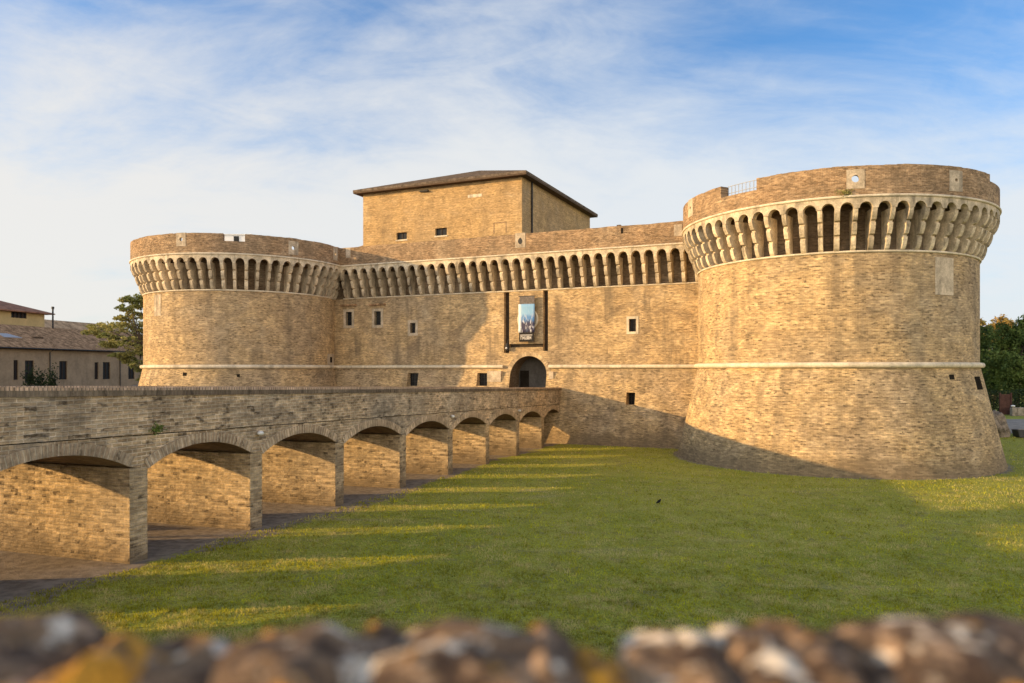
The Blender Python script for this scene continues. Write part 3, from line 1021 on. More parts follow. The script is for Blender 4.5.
# slabs on the parapet
PP = WP - OV
def pw(x0, y0, x1, y1):
    k0, k1 = (x0 - CX) / F, (x1 - CX) / F
    Ya, Yb = PP / (NV.x * k0 + NV.y), PP / (NV.x * k1 + NV.y)
    Ym = (Ya + Yb) / 2
    return (Vector((k0 * Ya, Ya, 0)).dot(DV), (CY - y1) / F * Ym, Vector((k1 * Yb, Yb, 0)).dot(DV), (CY - y0) / F * Ym)
a, c, b_, d_ = pw(515.3, 233, 525.3, 247.7)
sl = MB().box(fr, (a, -OV - .03, c), (b_, -OV + .1, d_)).build('emblem_slab', M['plaque'], cw)
s = MB()
um, zm = (a + b_) / 2, (c + d_) / 2
pear = []
for k in range(24):
    t = 2 * math.pi * k / 24
    rr_ = 0.19 * (1 - 0.45 * max(0, math.sin(t)) ** 1.5)
    pear.append((um + rr_ * math.cos(t), zm - .05 + .27 * math.sin(t) + .0))
s.prism(fr.__class__ and (lambda x, y, z: fr(x, y, z)), pear, -OV - .045, -OV + .05)
s.build('carved_emblem', M['iron'], sl)  # dark plate standing in for the shade inside a pear-shaped hole
a, c, b_, d_ = pw(674, 224.5, 682, 236)
MB().box(fr, (a, -OV - .03, c), (b_, -OV + .1, d_)).build('loophole_slab', M['plaque'], cw)
a, c, b_, d_ = pw(346, 248, 350.5, 258)
MB().box(fr, (a, -OV - .03, c), (b_, -OV + .1, d_)).build('loophole_slab', M['plaque'], cw)
a, c, b_, d_ = pw(620.8, 228, 623.2, 233.5)
MB().box(fr, (a, -OV - .008, c), (b_, -OV + .1, d_)).build('putlog_hole', M['dark'], cw)
a, c, b_, d_ = wr(488.5, 371, 501, 382)
MB().box(fr, (a, -0.05 + dep(c), c), (b_, 0.1, d_)).build('inscription_slab', M['plaque'], cw)
a, c, b_, d_ = wr(549.5, 371.5, 553.5, 379)
MB().box(fr, (a, -0.05 + dep(c), c), (b_, 0.1, d_)).build('inscription_slab', M['plaque'], cw)
# carved stone crest behind the banner
s = MB()
uc, zc = wall_uz(528.2, 319.5)
for rad, tr in ((0.86, 0.10),):
    n, m_ = 40, 8
    for i in range(n):
        for j in range(m_):
            q = []
            for a_, b2 in ((i, j), (i + 1, j), (i + 1, j + 1), (i, j + 1)):
                t, p = 2 * math.pi * a_ / n, 2 * math.pi * b2 / m_
                q.append(fr(uc + (rad + tr * math.cos(p)) * math.cos(t), -0.08 + tr * math.sin(p), zc + (rad + tr * math.cos(p)) * math.sin(t)))
            s.poly(q)
shield = [(-.5, .55), (.5, .55), (.5, -.1), (.3, -.5), (0, -.72), (-.3, -.5), (-.5, -.1)]
s.prism(lambda x, y, z: fr(uc + x, y, zc + z), shield, -0.12, 0.05)
s.prism(lambda x, y, z: fr(uc + x, y, zc + z), [(.85 * math.cos(2 * math.pi * k / 32), .85 * math.sin(2 * math.pi * k / 32)) for k in range(32)], -0.03, 0.05)
s.build('stone_crest', M['stone'], cw)

# ------------------------------------------------------------------ banner and lantern over the gate
def bannermat():
    m, t, bs = newmat('banner_picture')
    tc = t.n('ShaderNodeTexCoord')
    uv = tc.outputs['UV']
    sx = t.n('ShaderNodeSeparateXYZ'); t.l(uv, sx.inputs[0])
    n1 = t.noise(scaled(t, uv, 3.2, 1.6), 1.0, 4, 0.6, 0.6)
    n2 = t.noise(scaled(t, uv, 5.5, 3.0), 1.3, 4, 0.6, 0.4)
    v = t.math('ADD', sx.outputs[1], t.math('MULTIPLY', t.math('SUBTRACT', n1, 0.5), 0.25))
    c = t.mix(t.ramp(v, 0.30, 0.48), (0.045, 0.04, 0.075), (0.10, 0.23, 0.46))
    c = t.mix(t.ramp(v, 0.52, 0.66), c, (0.24, 0.43, 0.62))
    c = t.mix(t.math('MULTIPLY', t.ramp(n2, 0.52, 0.62), t.ramp(v, 0.75, 0.30, 0.15, 0.9)), c, (0.60, 0.61, 0.66))
    c = t.mix(t.math('MULTIPLY', t.ramp(n1, 0.56, 0.64), t.ramp(v, 0.85, 0.60)), c, (0.06, 0.08, 0.13))
    c = t.mix(t.ramp(sx.outputs[0], 0.22, 0.08), c, (0.60, 0.66, 0.70))
    t.l(c, bs.inputs['Base Color'])
    bs.inputs['Roughness'].default_value = 0.5
    return m


M['banner_pic'] = bannermat()
M['banner_grey'] = plain('banner_grey', (0.15, 0.13, 0.115), 0.25, 6)
M['banner_black'] = plain('banner_black', (0.025, 0.022, 0.02), 0.15, 6)
M['letter'] = plain('pale_lettering', (0.50, 0.47, 0.43), 0.1, 6)
bdep = -0.42
bu0, bzt = wall_uz(518.4, 296.5, WP + bdep); bu1, bz3 = wall_uz(534.6, 341.6, WP + bdep)
bz1 = wall_uz(519, 304.3, WP + bdep)[1]; bz2 = wall_uz(519, 332.6, WP + bdep)[1]
bn = thing('hanging_banner', 'tall blue and white printed banner hanging above the gateway arch', 'banner', fr((bu0 + bu1) / 2, bdep, bz3))
MB().box(fr, (bu0 + .1, bdep, bz1), (bu1 - .02, bdep + .03, bzt)).build('top_strip', M['banner_grey'], bn)
s = MB()
NN = 10
for i in range(NN):
    for j in range(NN):
        q, uvq = [], []
        for a, b2 in ((i, j), (i + 1, j), (i + 1, j + 1), (i, j + 1)):
            x, z = a / NN, b2 / NN
            q.append(fr(bu0 + (bu1 - bu0) * x, bdep - .01 + .03 * math.sin(x * 5 + z * 3), bz2 + (bz1 - bz2) * z)); uvq.append((x, z))
        s.poly(q, uvq)
pic = s.build('picture_panel', M['banner_pic'], bn, smooth=True)
md = pic.modifiers.new('thick', 'SOLIDIFY'); md.thickness = 0.015
tp = MB().box(fr, (bu0 + .06, bdep, bz3), (bu1 - .06, bdep + .03, bz2)).build('title_panel', M['banner_black'], bn)
s = MB()
# two rows of pale lettering, too small in the photograph to read
rl = random.Random(4)
u = bu0 + .17
while u < bu1 - .25:
    wd = rl.uniform(.05, .09); s.box(fr, (u, bdep - .012, bz2 - .26), (u + wd, bdep - .002, bz2 - .17)); u += wd + .025
u = bu0 + .19
while u < bu1 - .28:
    s.box(fr, (u, bdep - .012, bz3 + .18), (u + .045, bdep - .002, bz3 + .47))
    s.box(fr, (u + .05, bdep - .012, bz3 + (.40 if rl.random() < .5 else .19)), (u + .12, bdep - .002, bz3 + (.47 if rl.random() < .5 else .26)))
    s.box(fr, (u + .125, bdep - .012, bz3 + .18), (u + .165, bdep - .002, bz3 + .47)); u += .20
s.build('lettering', M['letter'], tp)
s = MB()
for u in (bu0 + .12, bu1 - .1):
    s.tube([fr(u, bdep + .02, bzt - .1), fr(u, 0.05, bzt + .05)], 0.025, 6)
s.tube([fr(bu0, bdep + .02, bzt), fr(bu1 + .02, bdep + .02, bzt)], 0.035, 8)
s.build('hanging_bar', M['iron'], bn)
lu, lz = wall_uz(507.2, 347, WP - .2)
ln = thing('wall_lantern', 'dark iron lantern hung at the foot of the left drawbridge slot', 'lantern', fr(lu, -.2, lz - .4))
MB().tube([fr(lu, -.2, lz - .3), fr(lu, -.2, lz - .24), fr(lu, -.2, lz + .12), fr(lu, -.2, lz + .34)], [.11, .15, .19, .05], 6).build('lantern_body', M['iron'], ln)
MB().ball(fr(lu, -.36, lz - .1), .085, 8).build('lantern_glass', M['white'], ln, smooth=True)
MB().tube([fr(lu, -.2, lz + .3), fr(lu, -.1, lz + .55), fr(lu, .1, lz + .6)], .025, 6).build('bracket', M['iron'], ln)

# ------------------------------------------------------------------ keep behind the wall
K0 = Vector((0.945, 71.8, 0))        # near corner
KZ, KL, KD = 18.35, 18.0, 20.5
kp = thing('keep_building', 'plain square brick keep with a low hipped tile roof rising behind the front wall', 'building', (K0.x, K0.y, Z0))
KF = lambda a, b_, z: tuple(K0 + DV * (-a) + NV * b_) [:2] + (z,)     # a leftwards, b inwards
def kwin(x0, y0, x1, y1):
    out = []
    plane = K0.dot(NV)
    for x, y in ((x0, y1), (x1, y0)):
        k = (x - CX) / F
        Y = plane / (NV.x * k + NV.y)
        out.append((-(Vector((k * Y, Y, 0)) - K0).dot(DV), (CY - y) / F * Y))
    return out[1][0], out[0][1], out[0][0], out[1][1]       # a0, z0, a1, z1
kws = [kwin(396.5, 232, 406.8, 240), kwin(435.2, 227.5, 446.8, 236)]
s = MB()
As = sorted({0, KL, *[v for r in kws for v in (r[0], r[2])]}); Zs = sorted({Z0, KZ, *[v for r in kws for v in (r[1], r[3])]})
for a, b_ in zip(As, As[1:]):
    for c, d_ in zip(Zs, Zs[1:]):
        if any(r[0] < (a + b_) / 2 < r[2] and r[1] < (c + d_) / 2 < r[3] for r in kws): continue
        s.poly([KF(b_, 0, c), KF(a, 0, c), KF(a, 0, d_), KF(b_, 0, d_)])
for r in kws:
    for (ua, za), (ub, zb) in (((r[0], r[1]), (r[2], r[1])), ((r[2], r[1]), (r[2], r[3])), ((r[2], r[3]), (r[0], r[3])), ((r[0], r[3]), (r[0], r[1]))):
        s.poly([KF(ua, 0, za), KF(ub, 0, zb), KF(ub, .35, zb), KF(ua, .35, za)])
s.poly([KF(0, 0, Z0), KF(0, KD, Z0), KF(0, KD, KZ), KF(0, 0, KZ)])
s.poly([KF(KL, KD, Z0), KF(KL, 0, Z0), KF(KL, 0, KZ), KF(KL, KD, KZ)])
s.poly([KF(0, KD, Z0), KF(KL, KD, Z0), KF(KL, KD, KZ), KF(0, KD, KZ)])
s.build('keep_wall', M['keep'], kp)
for r in kws:
    wo_ = MB().box(KF, (r[0], .25, r[1]), (r[2], .3, r[3])).build('window', M['glass'], kp)
    MB().box(KF, ((r[0] + r[2]) / 2 - .04, .2, r[1]), ((r[0] + r[2]) / 2 + .04, .26, r[3])).build('window_frame', M['shutter'], wo_)
    MB().box(KF, (r[0] - .08, -.07, r[1] - .14), (r[2] + .08, .1, r[1])).build('window_sill', M['stone'], wo_)
ov = 0.75
ec = [(-ov, -ov), (KL + ov, -ov), (KL + ov, KD + ov), (-ov, KD + ov)]
zr0, zr1 = KZ + .05, 21.75
hip = KL / 2
rA, rB = (KL / 2, hip, zr1), (KL / 2, KD - hip, zr1)
s = MB()
tt = .22
def roofset(dz):
    e = [(x, y, zr0 + dz) for x, y in ec]
    return e, (rA[0], rA[1], rA[2] + dz), (rB[0], rB[1], rB[2] + dz)
e, a_, b_ = roofset(tt)
for q in ((e[1], e[0], a_), (e[2], e[1], a_, b_), (e[3], e[2], b_), (e[0], e[3], b_, a_)):
    s.poly([KF(*p) for p in q])
e2, _, _ = roofset(0.0)
for k in range(4):
    s.poly([KF(*e2[k]), KF(*e2[(k + 1) % 4]), KF(*e[(k + 1) % 4]), KF(*e[k])])
s.build('roof', M['tile_dark'], kp)
MB().box(KF, (-ov + .02, -ov + .02, zr0 - .14), (KL + ov - .02, KD + ov - .02, zr0 - .002)).build('eaves', M['eave'], kp)
s = MB(); s.tube([KF(-.12, 2.2, KZ - .1), KF(-.12, 2.2, 6)], .09, 8)
s.build('downpipe', M['iron'], kp)
a0_, z0_, a1_, z1_ = kwin(493.5, 221.5, 506.5, 233.5)
s = MB()
for A, B in (((a0_, z0_), (a0_ + .09, z1_)), ((a1_ - .09, z0_), (a1_, z1_)), ((a0_, z1_ - .09), (a1_, z1_))):
    s.box(KF, (A[0], -.02, A[1]), (B[0], .05, B[1]))
s.build('walled_up_doorway', M['parapet'], kp)
a0_, z0_, a1_, z1_ = kwin(468, 193.5, 482, 198)
MB().box(KF, (a0_, -.03, z0_), (a1_, .05, z1_)).build('patched_brickwork', M['stone'], kp)
a0_, z0_, a1_, z1_ = kwin(421, 188.5, 429, 192.5)
MB().box(KF, (a0_, -.3, z0_), (a1_, .05, z0_ + .12)).build('iron_bracket', M['iron'], kp)

# low tiled roofs beside the keep
def annex(name, label, corner, a, bdep_, zt_, rise, mat_wall, wid):
    A = Vector(corner)
    T = thing(name, label, 'building', (A.x, A.y, Z0))
    P = lambda u, v, z: tuple(A + DV * u + NV * v)[:2] + (z,)
    MB().box(P, (0, 0, Z0), (wid, bdep_, zt_)).build('annex_wall', mat_wall, T)
    s = MB()
    s.prism(lambda x, y, z: P(y, x, z), [(-.4, zt_), (-.4, zt_ + .15), (bdep_ / 2, zt_ + rise + .15), (bdep_ + .4, zt_ + .15), (bdep_ + .4, zt_)], -.3, wid + .3)
    s.build('roof', M['tile'], T)
    return T, P


pA = px(347.5, 240, 84.0)
annex('tiled_annex', 'low tiled building whose roof edge shows left of the brick keep', (pA.x, pA.y, 0), 0, 7, 12.9, 1.3, M['keep'], 6)
pB = px(588, 222, 76.0)
TB, PB = annex('tiled_annex', 'low tiled roof showing just above the front wall right of the keep', (pB.x + 1.0, pB.y, 0), 0, 7, 13.2, 1.05, M['keep'], 3.6)
MB().box(PB, (1.2, 2.5, 13.9), (1.6, 2.9, 14.85)).build('chimney', M['tile'], TB)

# ------------------------------------------------------------------ bridge
def zb(t):                # bridge coping height along the bridge (t = drop in Y from the wall)
    return -1.43 + 0.0231 * t


def BP(t, v, z):          # v to the right of the right face
    p = E + BC * (t * KB) + BR * v
    return (p.x, p.y, z)


br = thing('brick_bridge', 'long brick footbridge on low arches crossing the dry moat to the gateway', 'bridge', (E.x + BC.x * 25, E.y + BC.y * 25, -5.7))
tex = bpy.data.textures.new('chipping', 'CLOUDS'); tex.noise_scale = 0.16; tex.noise_depth = 3
def rough(o, lv=5, st=0.045):
    m1 = o.modifiers.new('cut', 'SUBSURF'); m1.subdivision_type = 'SIMPLE'; m1.levels = m1.render_levels = lv
    m2 = o.modifiers.new('chip', 'DISPLACE'); m2.texture = tex; m2.texture_coords = 'GLOBAL'; m2.strength = st; m2.mid_level = 0.6


piers = [0.0, 4.69, 10.05, 15.35, 20.55, 25.7, 30.85, 35.75, 40.5, 45.45, 50.4, 55.4, 60.3]
PWD = 0.60
TE = 63.0
led = lambda t: zb(t) - 1.35
crown = lambda t: led(t) - 0.36
spring = lambda t: led(t) - 0.90
for k, t in enumerate(piers):
    w_ = PWD if k else 0.45
    zg = -7.0
    _p = MB().box(BP, (t, -BW, zg), (t + w_, 0, spring(t) + .02)).build('pier', M['pier'], br); rough(_p)
for k in range(len(piers) - 1):
    t0, t1 = piers[k] + (PWD if k else 0.45), piers[k + 1]
    n = 18
    zs_, zc_ = spring((t0 + t1) / 2), crown((t0 + t1) / 2)
    hgt, hw = zc_ - zs_, (t1 - t0) / 2
    rad = (hw * hw + hgt * hgt) / (2 * hgt)
    tm = (t0 + t1) / 2
    arcp = []
    for i in range(n + 1):
        x = -hw + 2 * hw * i / n
        z = zc_ - rad + math.sqrt(max(rad * rad - x * x, 0))
        arcp.append((tm + x, z))
    ta, tb = piers[k] + (PWD / 2 if k else 0), piers[k + 1] + PWD / 2
    s = MB()
    prof = [(ta, spring(ta))] + arcp + [(tb, spring(tb))]
    top = lambda t: led(t) - 0.0
    for v, flip in ((0.0, False), (-BW, True)):
        s = MB()
        for (xa, za), (xb, zb_) in zip(prof, prof[1:]):
            q = [BP(xb, v, zb_), BP(xa, v, za), BP(xa, v, top(xa)), BP(xb, v, top(xb))]
            s.poly(q[::-1] if flip else q)
        s.build('spandrel', M['bridge'], br)
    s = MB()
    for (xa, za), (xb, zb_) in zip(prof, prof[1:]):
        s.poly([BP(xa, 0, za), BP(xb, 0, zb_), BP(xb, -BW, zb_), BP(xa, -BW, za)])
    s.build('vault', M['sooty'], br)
    for v, sg in ((0.0, 1), (-BW, -1)):
        s = MB()
        th = 0.30
        arc_len = 0
        a_half = math.asin(min(1, hw / rad))
        zc0 = zc_ - rad
        for i in range(30):
            A0, A1 = -a_half + 2 * a_half * i / 30, -a_half + 2 * a_half * (i + 1) / 30
            P4 = [(tm + r_ * math.sin(A), zc0 + r_ * math.cos(A)) for r_, A in ((rad - .004, A0), (rad - .004, A1), (rad + th, A1), (rad + th, A0))]
            L0, L1 = (A0 + a_half) * rad, (A1 + a_half) * rad
            s.poly([BP(x, v + .028 * sg, z) for x, z in P4], [(L0, .06), (L1, .06), (L1, .42), (L0, .42)])
            s.poly([BP(P4[3][0], v + .028 * sg, P4[3][1]), BP(P4[2][0], v + .028 * sg, P4[2][1]), BP(P4[2][0], v - .05 * sg, P4[2][1]), BP(P4[3][0], v - .05 * sg, P4[3][1])])
            s.poly([BP(P4[0][0], v + .028 * sg, P4[0][1]), BP(P4[1][0], v + .028 * sg, P4[1][1]), BP(P4[1][0], v - .05 * sg, P4[1][1]), BP(P4[0][0], v - .05 * sg, P4[0][1])])
        s.build('arch_ring', M['vouss'], br)
ts = list(np.arange(0, TE + .1, 3.0))
def strip(name, mat, v0, v1, f0, f1, tA=0.0, tB=TE, jag=0.0):
    s = MB()
    tt_ = [t for t in np.arange(tA, tB + .01, (tB - tA) / 42)]
    rj = random.Random(len(name))
    jj_ = [rj.uniform(-jag, jag) for _ in tt_]
    for i in range(len(tt_) - 1):
        a, b_ = tt_[i], tt_[i + 1]
        A = [(v0, f0(a)), (v1, f0(a)), (v1, f1(a) + jj_[i]), (v0, f1(a) + jj_[i])]
        Bq = [(v0, f0(b_)), (v1, f0(b_)), (v1, f1(b_) + jj_[i + 1]), (v0, f1(b_) + jj_[i + 1])]
        for k in range(4):
            k2 = (k + 1) % 4
            s.poly([BP(a, *A[k]), BP(b_, *Bq[k]), BP(b_, *Bq[k2]), BP(a, *A[k2])])
        if i == 0: s.poly([BP(a, *A[k]) for k in range(4)])
        if i == len(tt_) - 2: s.poly([BP(b_, *Bq[k]) for k in range(4)])
    return s.build(name, mat, br)


strip('groove', M['dark'], -BW + .06, -0.06, lambda t: led(t) - .01, lambda t: led(t) + .03)  # near-black strip painted in for the ledge shadow under the parapet
for v0, v1 in ((-0.42, 0.035), (-BW - 0.035, -BW + 0.42)):
    strip('parapet', M['bridge'], v0, v1, lambda t: led(t) + .028, lambda t: zb(t) - .23)
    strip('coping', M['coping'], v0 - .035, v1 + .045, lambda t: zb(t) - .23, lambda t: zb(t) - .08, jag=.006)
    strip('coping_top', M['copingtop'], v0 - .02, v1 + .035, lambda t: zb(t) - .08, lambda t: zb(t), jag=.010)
strip('deck', M['pier'], -BW + .42, -.42, lambda t: led(t) + .05, lambda t: led(t) + .25)
# white stone spouts at some of the piers, dark stains below are in the brick
for k in (2, 4, 7):
    t = piers[k] + PWD * (.35)
    s = MB()
    MB.ball(s, BP(t, .10, led(t) - .22), (.11, .15, .075), 8)
    s.build('stone_spout', M['white_stone'], br, smooth=True)
# end block against the wall
MB().box(BP, (-0.9, -BW, -7), (0.02, 0, led(0) + .02)).build('abutment', M['pier'], br)

# unseen block added beyond the bridge to stop sun through the last arch
MB().box(BP, (-1.5, -BW - 1.3, -7), (3.7, -BW - .02, -2.3)).build('corner_buttress', M['pier'], br)

# ------------------------------------------------------------------ vegetation helpers
def leaves(name, mat, parent, centers, size, flat=0.0, at=(0, 0, 0)):
    n = len(centers)
    d1 = rng.normal(size=(n, 3)); d1[:, 2] *= (1 - flat)
    d1 /= np.linalg.norm(d1, axis=1, keepdims=True)
    d2 = rng.normal(size=(n, 3)); d2[:, 2] *= (1 - flat)
    d2 -= (d2 * d1).sum(1, keepdims=True) * d1
    d2 /= np.linalg.norm(d2, axis=1, keepdims=True)
    sz = size * rng.uniform(0.6, 1.4, (n, 1))
    a, b_ = d1 * sz, d2 * sz * 0.55
    v = np.stack([centers - a, centers + b_ * .9, centers + a, centers - b_ * .9], 1).reshape(-1, 3)
    f = np.arange(4 * n).reshape(n, 4)
    return arrays(name, v, f, mat, parent, at)


def clumps(cs, per, rmul=1.0):
    """points in a set of ellipsoids (x, y, z, rx, ry, rz), denser to the shell, broken into small twigs"""
    out = []
    for (x, y, z, rx, ry, rz) in cs:
        ntw = max(8, int(per / 22))
        d = rng.normal(size=(ntw, 3)); d /= np.linalg.norm(d, axis=1, keepdims=True)
        r = rng.uniform(0.25, 1.0, (ntw, 1)) ** 0.5
        c = d * r
        pts = np.repeat(c, 22, 0) + rng.normal(size=(ntw * 22, 3)) * 0.13
        out.append(pts * np.array([rx, ry, rz]) + np.array([x, y, z]))
    return np.concatenate(out)


def make_tree(name, label, base, cs, mat, per, leaf, trunk_r, group=None, forks=None):
    bz = base[2]
    T = thing(name, label, 'tree', base, group)
    top = max(c[2] for c in cs)
    s = MB()
    mid = Vector(base) + Vector((0.2, 0, (top - bz) * .45))
    s.tube([(base[0], base[1], bz - .4), tuple(Vector(base) + (mid - Vector(base)) * .5 + Vector((.1, .1, 0))), tuple(mid)], [trunk_r * 1.3, trunk_r, trunk_r * .75], 9)
    for c in cs:
        e = Vector(c[:3])
        m2 = mid.lerp(e, .5) + Vector((random.uniform(-.4, .4), random.uniform(-.4, .4), .3))
        s.tube([tuple(mid - Vector((0, 0, .3))), tuple(m2), tuple(e)], [trunk_r * .55, trunk_r * .35, trunk_r * .12], 6)
    s.build('trunk', M['bark'], T, smooth=True)
    leaves('crown', mat, T, clumps(cs, per), leaf)
    return T


# tree left of the left tower
def P3(x, y, Y): 
    p = px(x, y, Y); return (p.x, p.y, p.z)
cs = []
YT = 92.0
for x, y, w_, h_, dy in ((131, 299, 10, 4, 0), (139, 305, 8, 5, 1), (125, 309, 8, 4, -1), (146, 298, 10, 6, 1), (118, 328, 15, 6, 0), (101, 327, 14, 4, 1), (92, 332, 9, 3, 0), (132, 325, 12, 6, 2),
                        (126, 341, 15, 5, -1), (110, 344, 10, 4, 1), (138, 350, 11, 7, 0), (142, 333, 10, 7, 1), (118, 355, 9, 3, 0), (139, 366, 9, 5, 0), (135, 316, 9, 4, 1), (150, 340, 12, 10, 2),
                        (128, 360, 8, 4, 1), (108, 336, 9, 3, -1), (122, 318, 7, 3, 1), (146, 378, 8, 5, 1)):
    p = px(x, y, YT + dy)
    sc = YT / F
    cs.append((p.x, p.y, p.z, w_ * sc, w_ * sc, h_ * sc))
tb = px(143, 390, YT)
make_tree('acacia_tree', 'feathery olive green tree growing beside the left tower in front of the low house', (tb.x, YT, gz(tb.x, YT)), cs, M['leaf_acacia'], 760, 0.14, 0.2)

# trees, hedge and bits at the right edge
def crown_balls(x, y, Y, w_, h_, n, seed):
    r2 = random.Random(seed)
    sc = Y / F
    out = []
    for k in range(n):
        a, q, zq = r2.uniform(0, 2 * math.pi), r2.uniform(.2, .8), r2.uniform(-.75, .75)
        q *= math.sqrt(1 - zq * zq)
        p = px(x, y, Y)
        rr_ = r2.uniform(.28, .42)
        out.append((p.x + math.cos(a) * q * w_ * sc, p.y + math.sin(a) * q * w_ * sc, p.z + zq * h_ * sc, rr_ * w_ * sc, rr_ * w_ * sc, rr_ * h_ * sc))
    return out


for nm, lab, x, y, Y, w_, h_, nb_, mt, per in (
        ('leafy_tree', 'broad dark green tree behind the hedge at the right edge', 1016, 358, 92, 34, 40, 22, 'leaf_dark', 900),
        ('leafy_tree', 'rounded green tree just beside the right tower behind the hedge', 988, 362, 97, 22, 34, 14, 'leaf_dark', 900),
        ('autumn_tree', 'orange tinged tree top showing above the green trees beside the right tower', 995, 347, 112, 25, 30, 22, 'leaf_orange', 700),
        ('leafy_tree', 'dark tree partly cut off by the right edge of the view', 1062, 352, 100, 40, 40, 20, 'leaf_dark', 800)):
    p = px(x, y, Y)
    make_tree(nm, lab, (p.x, Y, gz(p.x, Y)), crown_balls(x, y, Y, w_, h_, nb_, int(x)), M[mt], per, 0.17, 0.3, group='trees behind the hedge' if nm == 'leafy_tree' else None)

for k, (X, Y, h) in enumerate(((-41, 2.5, 0), (-43, 8.5, .8), (-40, 14.3, .3), (-42, 20.6, 1.0))):  # unseen trees added off to the left to shade the right lawn
    gzk = gz(X, Y)
    r2 = random.Random(40 + k)
    cs = [(X + r2.uniform(-2.6, 2.6), Y + r2.uniform(-3.6, 3.6), 6.6 + h + r2.uniform(-2.2, 2.2), 1.5, 1.5, 1.2) for _ in range(16)]
    make_tree('street_tree', ('tall street tree with a raised crown on the left bank, first from the street', 'tall street tree on the left bank, second from the street',
                              'tall street tree on the left bank, third from the street', 'tall street tree on the left bank, farthest from the street')[k], (X, Y, gzk), cs, M['leaf_dark'], 700, 0.22, .12, group='street trees on the left bank')

HY = 80.0
hx0, hx1 = 44.0, 82.0
hz = gz(50, HY)
hg = thing('clipped_hedge', 'long dark clipped hedge behind the road at the right edge', 'hedge', ((hx0 + hx1) / 2, HY, hz))
nH = 26000
pts = np.stack([rng.uniform(hx0, hx1, nH), rng.uniform(HY - .7, HY + .7, nH), hz + rng.uniform(0, 2.55, nH)], -1)
pts[:, 1] += 0.12 * np.sin(pts[:, 0] * 2.1); pts[:, 2] += .10 * np.sin(pts[:, 0] * 1.3)
leaves('foliage', M['leaf_hedge'], hg, pts, 0.10)
s = MB()
for k in range(20):
    x = hx0 + (hx1 - hx0) * (k + .5) / 20
    s.tube([(x, HY, hz - .2), (x + .1, HY, hz + 1.8)], [.06, .02], 6)
s.build('stems', M['bark'], hg)
# rust brown gate and low wall
gp = px(1005.5, 403, 77.5)
gt = thing('garden_gate', 'dark rust brown metal gate in front of the hedge right of the right tower', 'gate', (gp.x, 77.5, gz(gp.x, 77.5)))
gzz = gz(gp.x, 77.5)
GP = lambda x, y, z: (gp.x + x, 77.5 + y, gzz + z)
MB().box(GP, (-.48, -.03, .06), (.48, .03, 2.15)).build('gate_panel', M['rust'], gt)
for x in (-.56, .56):
    MB().box(GP, (x - .07, -.08, -.1), (x + .07, .08, 2.3)).build('gate_post', M['rust'], gt)
lw0 = px(1011, 410, 76.5)
lwz = gz(lw0.x, 76.5)
lw = thing('low_garden_wall', 'low pale rubble wall running from the gate to the right edge', 'wall', (lw0.x + 6, 76.5, lwz))
s = MB()
rw = random.Random(12)
x = lw0.x
while x < lw0.x + 14:
    wd = rw.uniform(.35, .7)
    for zl in (0, .3, .58):
        s.box(lambda a, b_, c: (a, 76.5 + b_, lwz + c), (x, -.2 + rw.uniform(-.03, .03), zl - .05), (x + wd - .02, .2, zl + .28 + rw.uniform(-.03, .03)))
    x += wd
s.build('rubble_courses', M['dry_wall'], lw, bevel=.04)
# white cap stone at its end
MB().ball((lw0.x + .1, 76.35, lwz + 1.0), (.22, .16, .10), 8).build('cap_stone', M['white_stone'], lw, smooth=True)


def blob(name, c, r, mat, parent=None, seed=1, amp=.25, n=24, freq=1.6, squash=1.0):
    s = MB()
    pts = {}
    def f(i, j):
        t, p = math.pi * i / n, 2 * math.pi * (j % (2 * n)) / (2 * n)
        d = Vector((math.sin(t) * math.cos(p), math.sin(t) * math.sin(p), math.cos(t)))
        # boxy-stone shape
        m_ = max(abs(d.x), abs(d.y), abs(d.z))
        k = (1 / m_) ** 0.45
        k *= 1 + amp * mnoise.noise(d * freq + Vector((seed * 3.1, seed * 1.7, seed))) + amp * .4 * mnoise.noise(d * freq * 3.3 + Vector((seed, 5, seed)))
        return (c[0] + d.x * r[0] * k, c[1] + d.y * r[1] * k, c[2] + d.z * r[2] * k)
    for i in range(n):
        for j in range(2 * n):
            s.poly([f(i, j), f(i + 1, j), f(i + 1, j + 1), f(i, j + 1)])
    return s.build(name, mat, parent, smooth=True, at=c if parent is None else None)


# ruined stub leaning out behind the right tower
rp_ = px(996.5, 418, 61.5)
rz = gz(rp_.x, 61.5)
o = blob('ruined_masonry', (rp_.x, 61.5, rz + .75), (.72, .8, 1.25), M['rubble'], None, 3, .35)
for v in o.data.vertices:
    v.co.x -= 0.35 * v.co.z if v.co.z > -.6 else 0
tag(o, 'weathered lump of old masonry leaning beside the foot of the right tower', 'ruin')
# dark stone trough by the road, cut by the frame
tp_ = px(1022, 430, 61.0)
tz = gz(tp_.x, 61)
trg = thing('stone_trough', 'dark low trough standing on the grass by the road at the right edge', 'trough', (tp_.x, 61, tz))
TPf = lambda x, y, z: (tp_.x + x, 61 + y, tz + z)
s = MB()
s.prism(TPf, [(-.45, .0), (.75, .0), (.95, .62), (-.62, .62), (-.56, .45)], -.4, .4)
s.build('basin', M['trough'], trg, bevel=.03)
MB().box(TPf, (-.5, -.3, .622), (.85, .3, .66)).build('soil', M['asphalt'], trg)

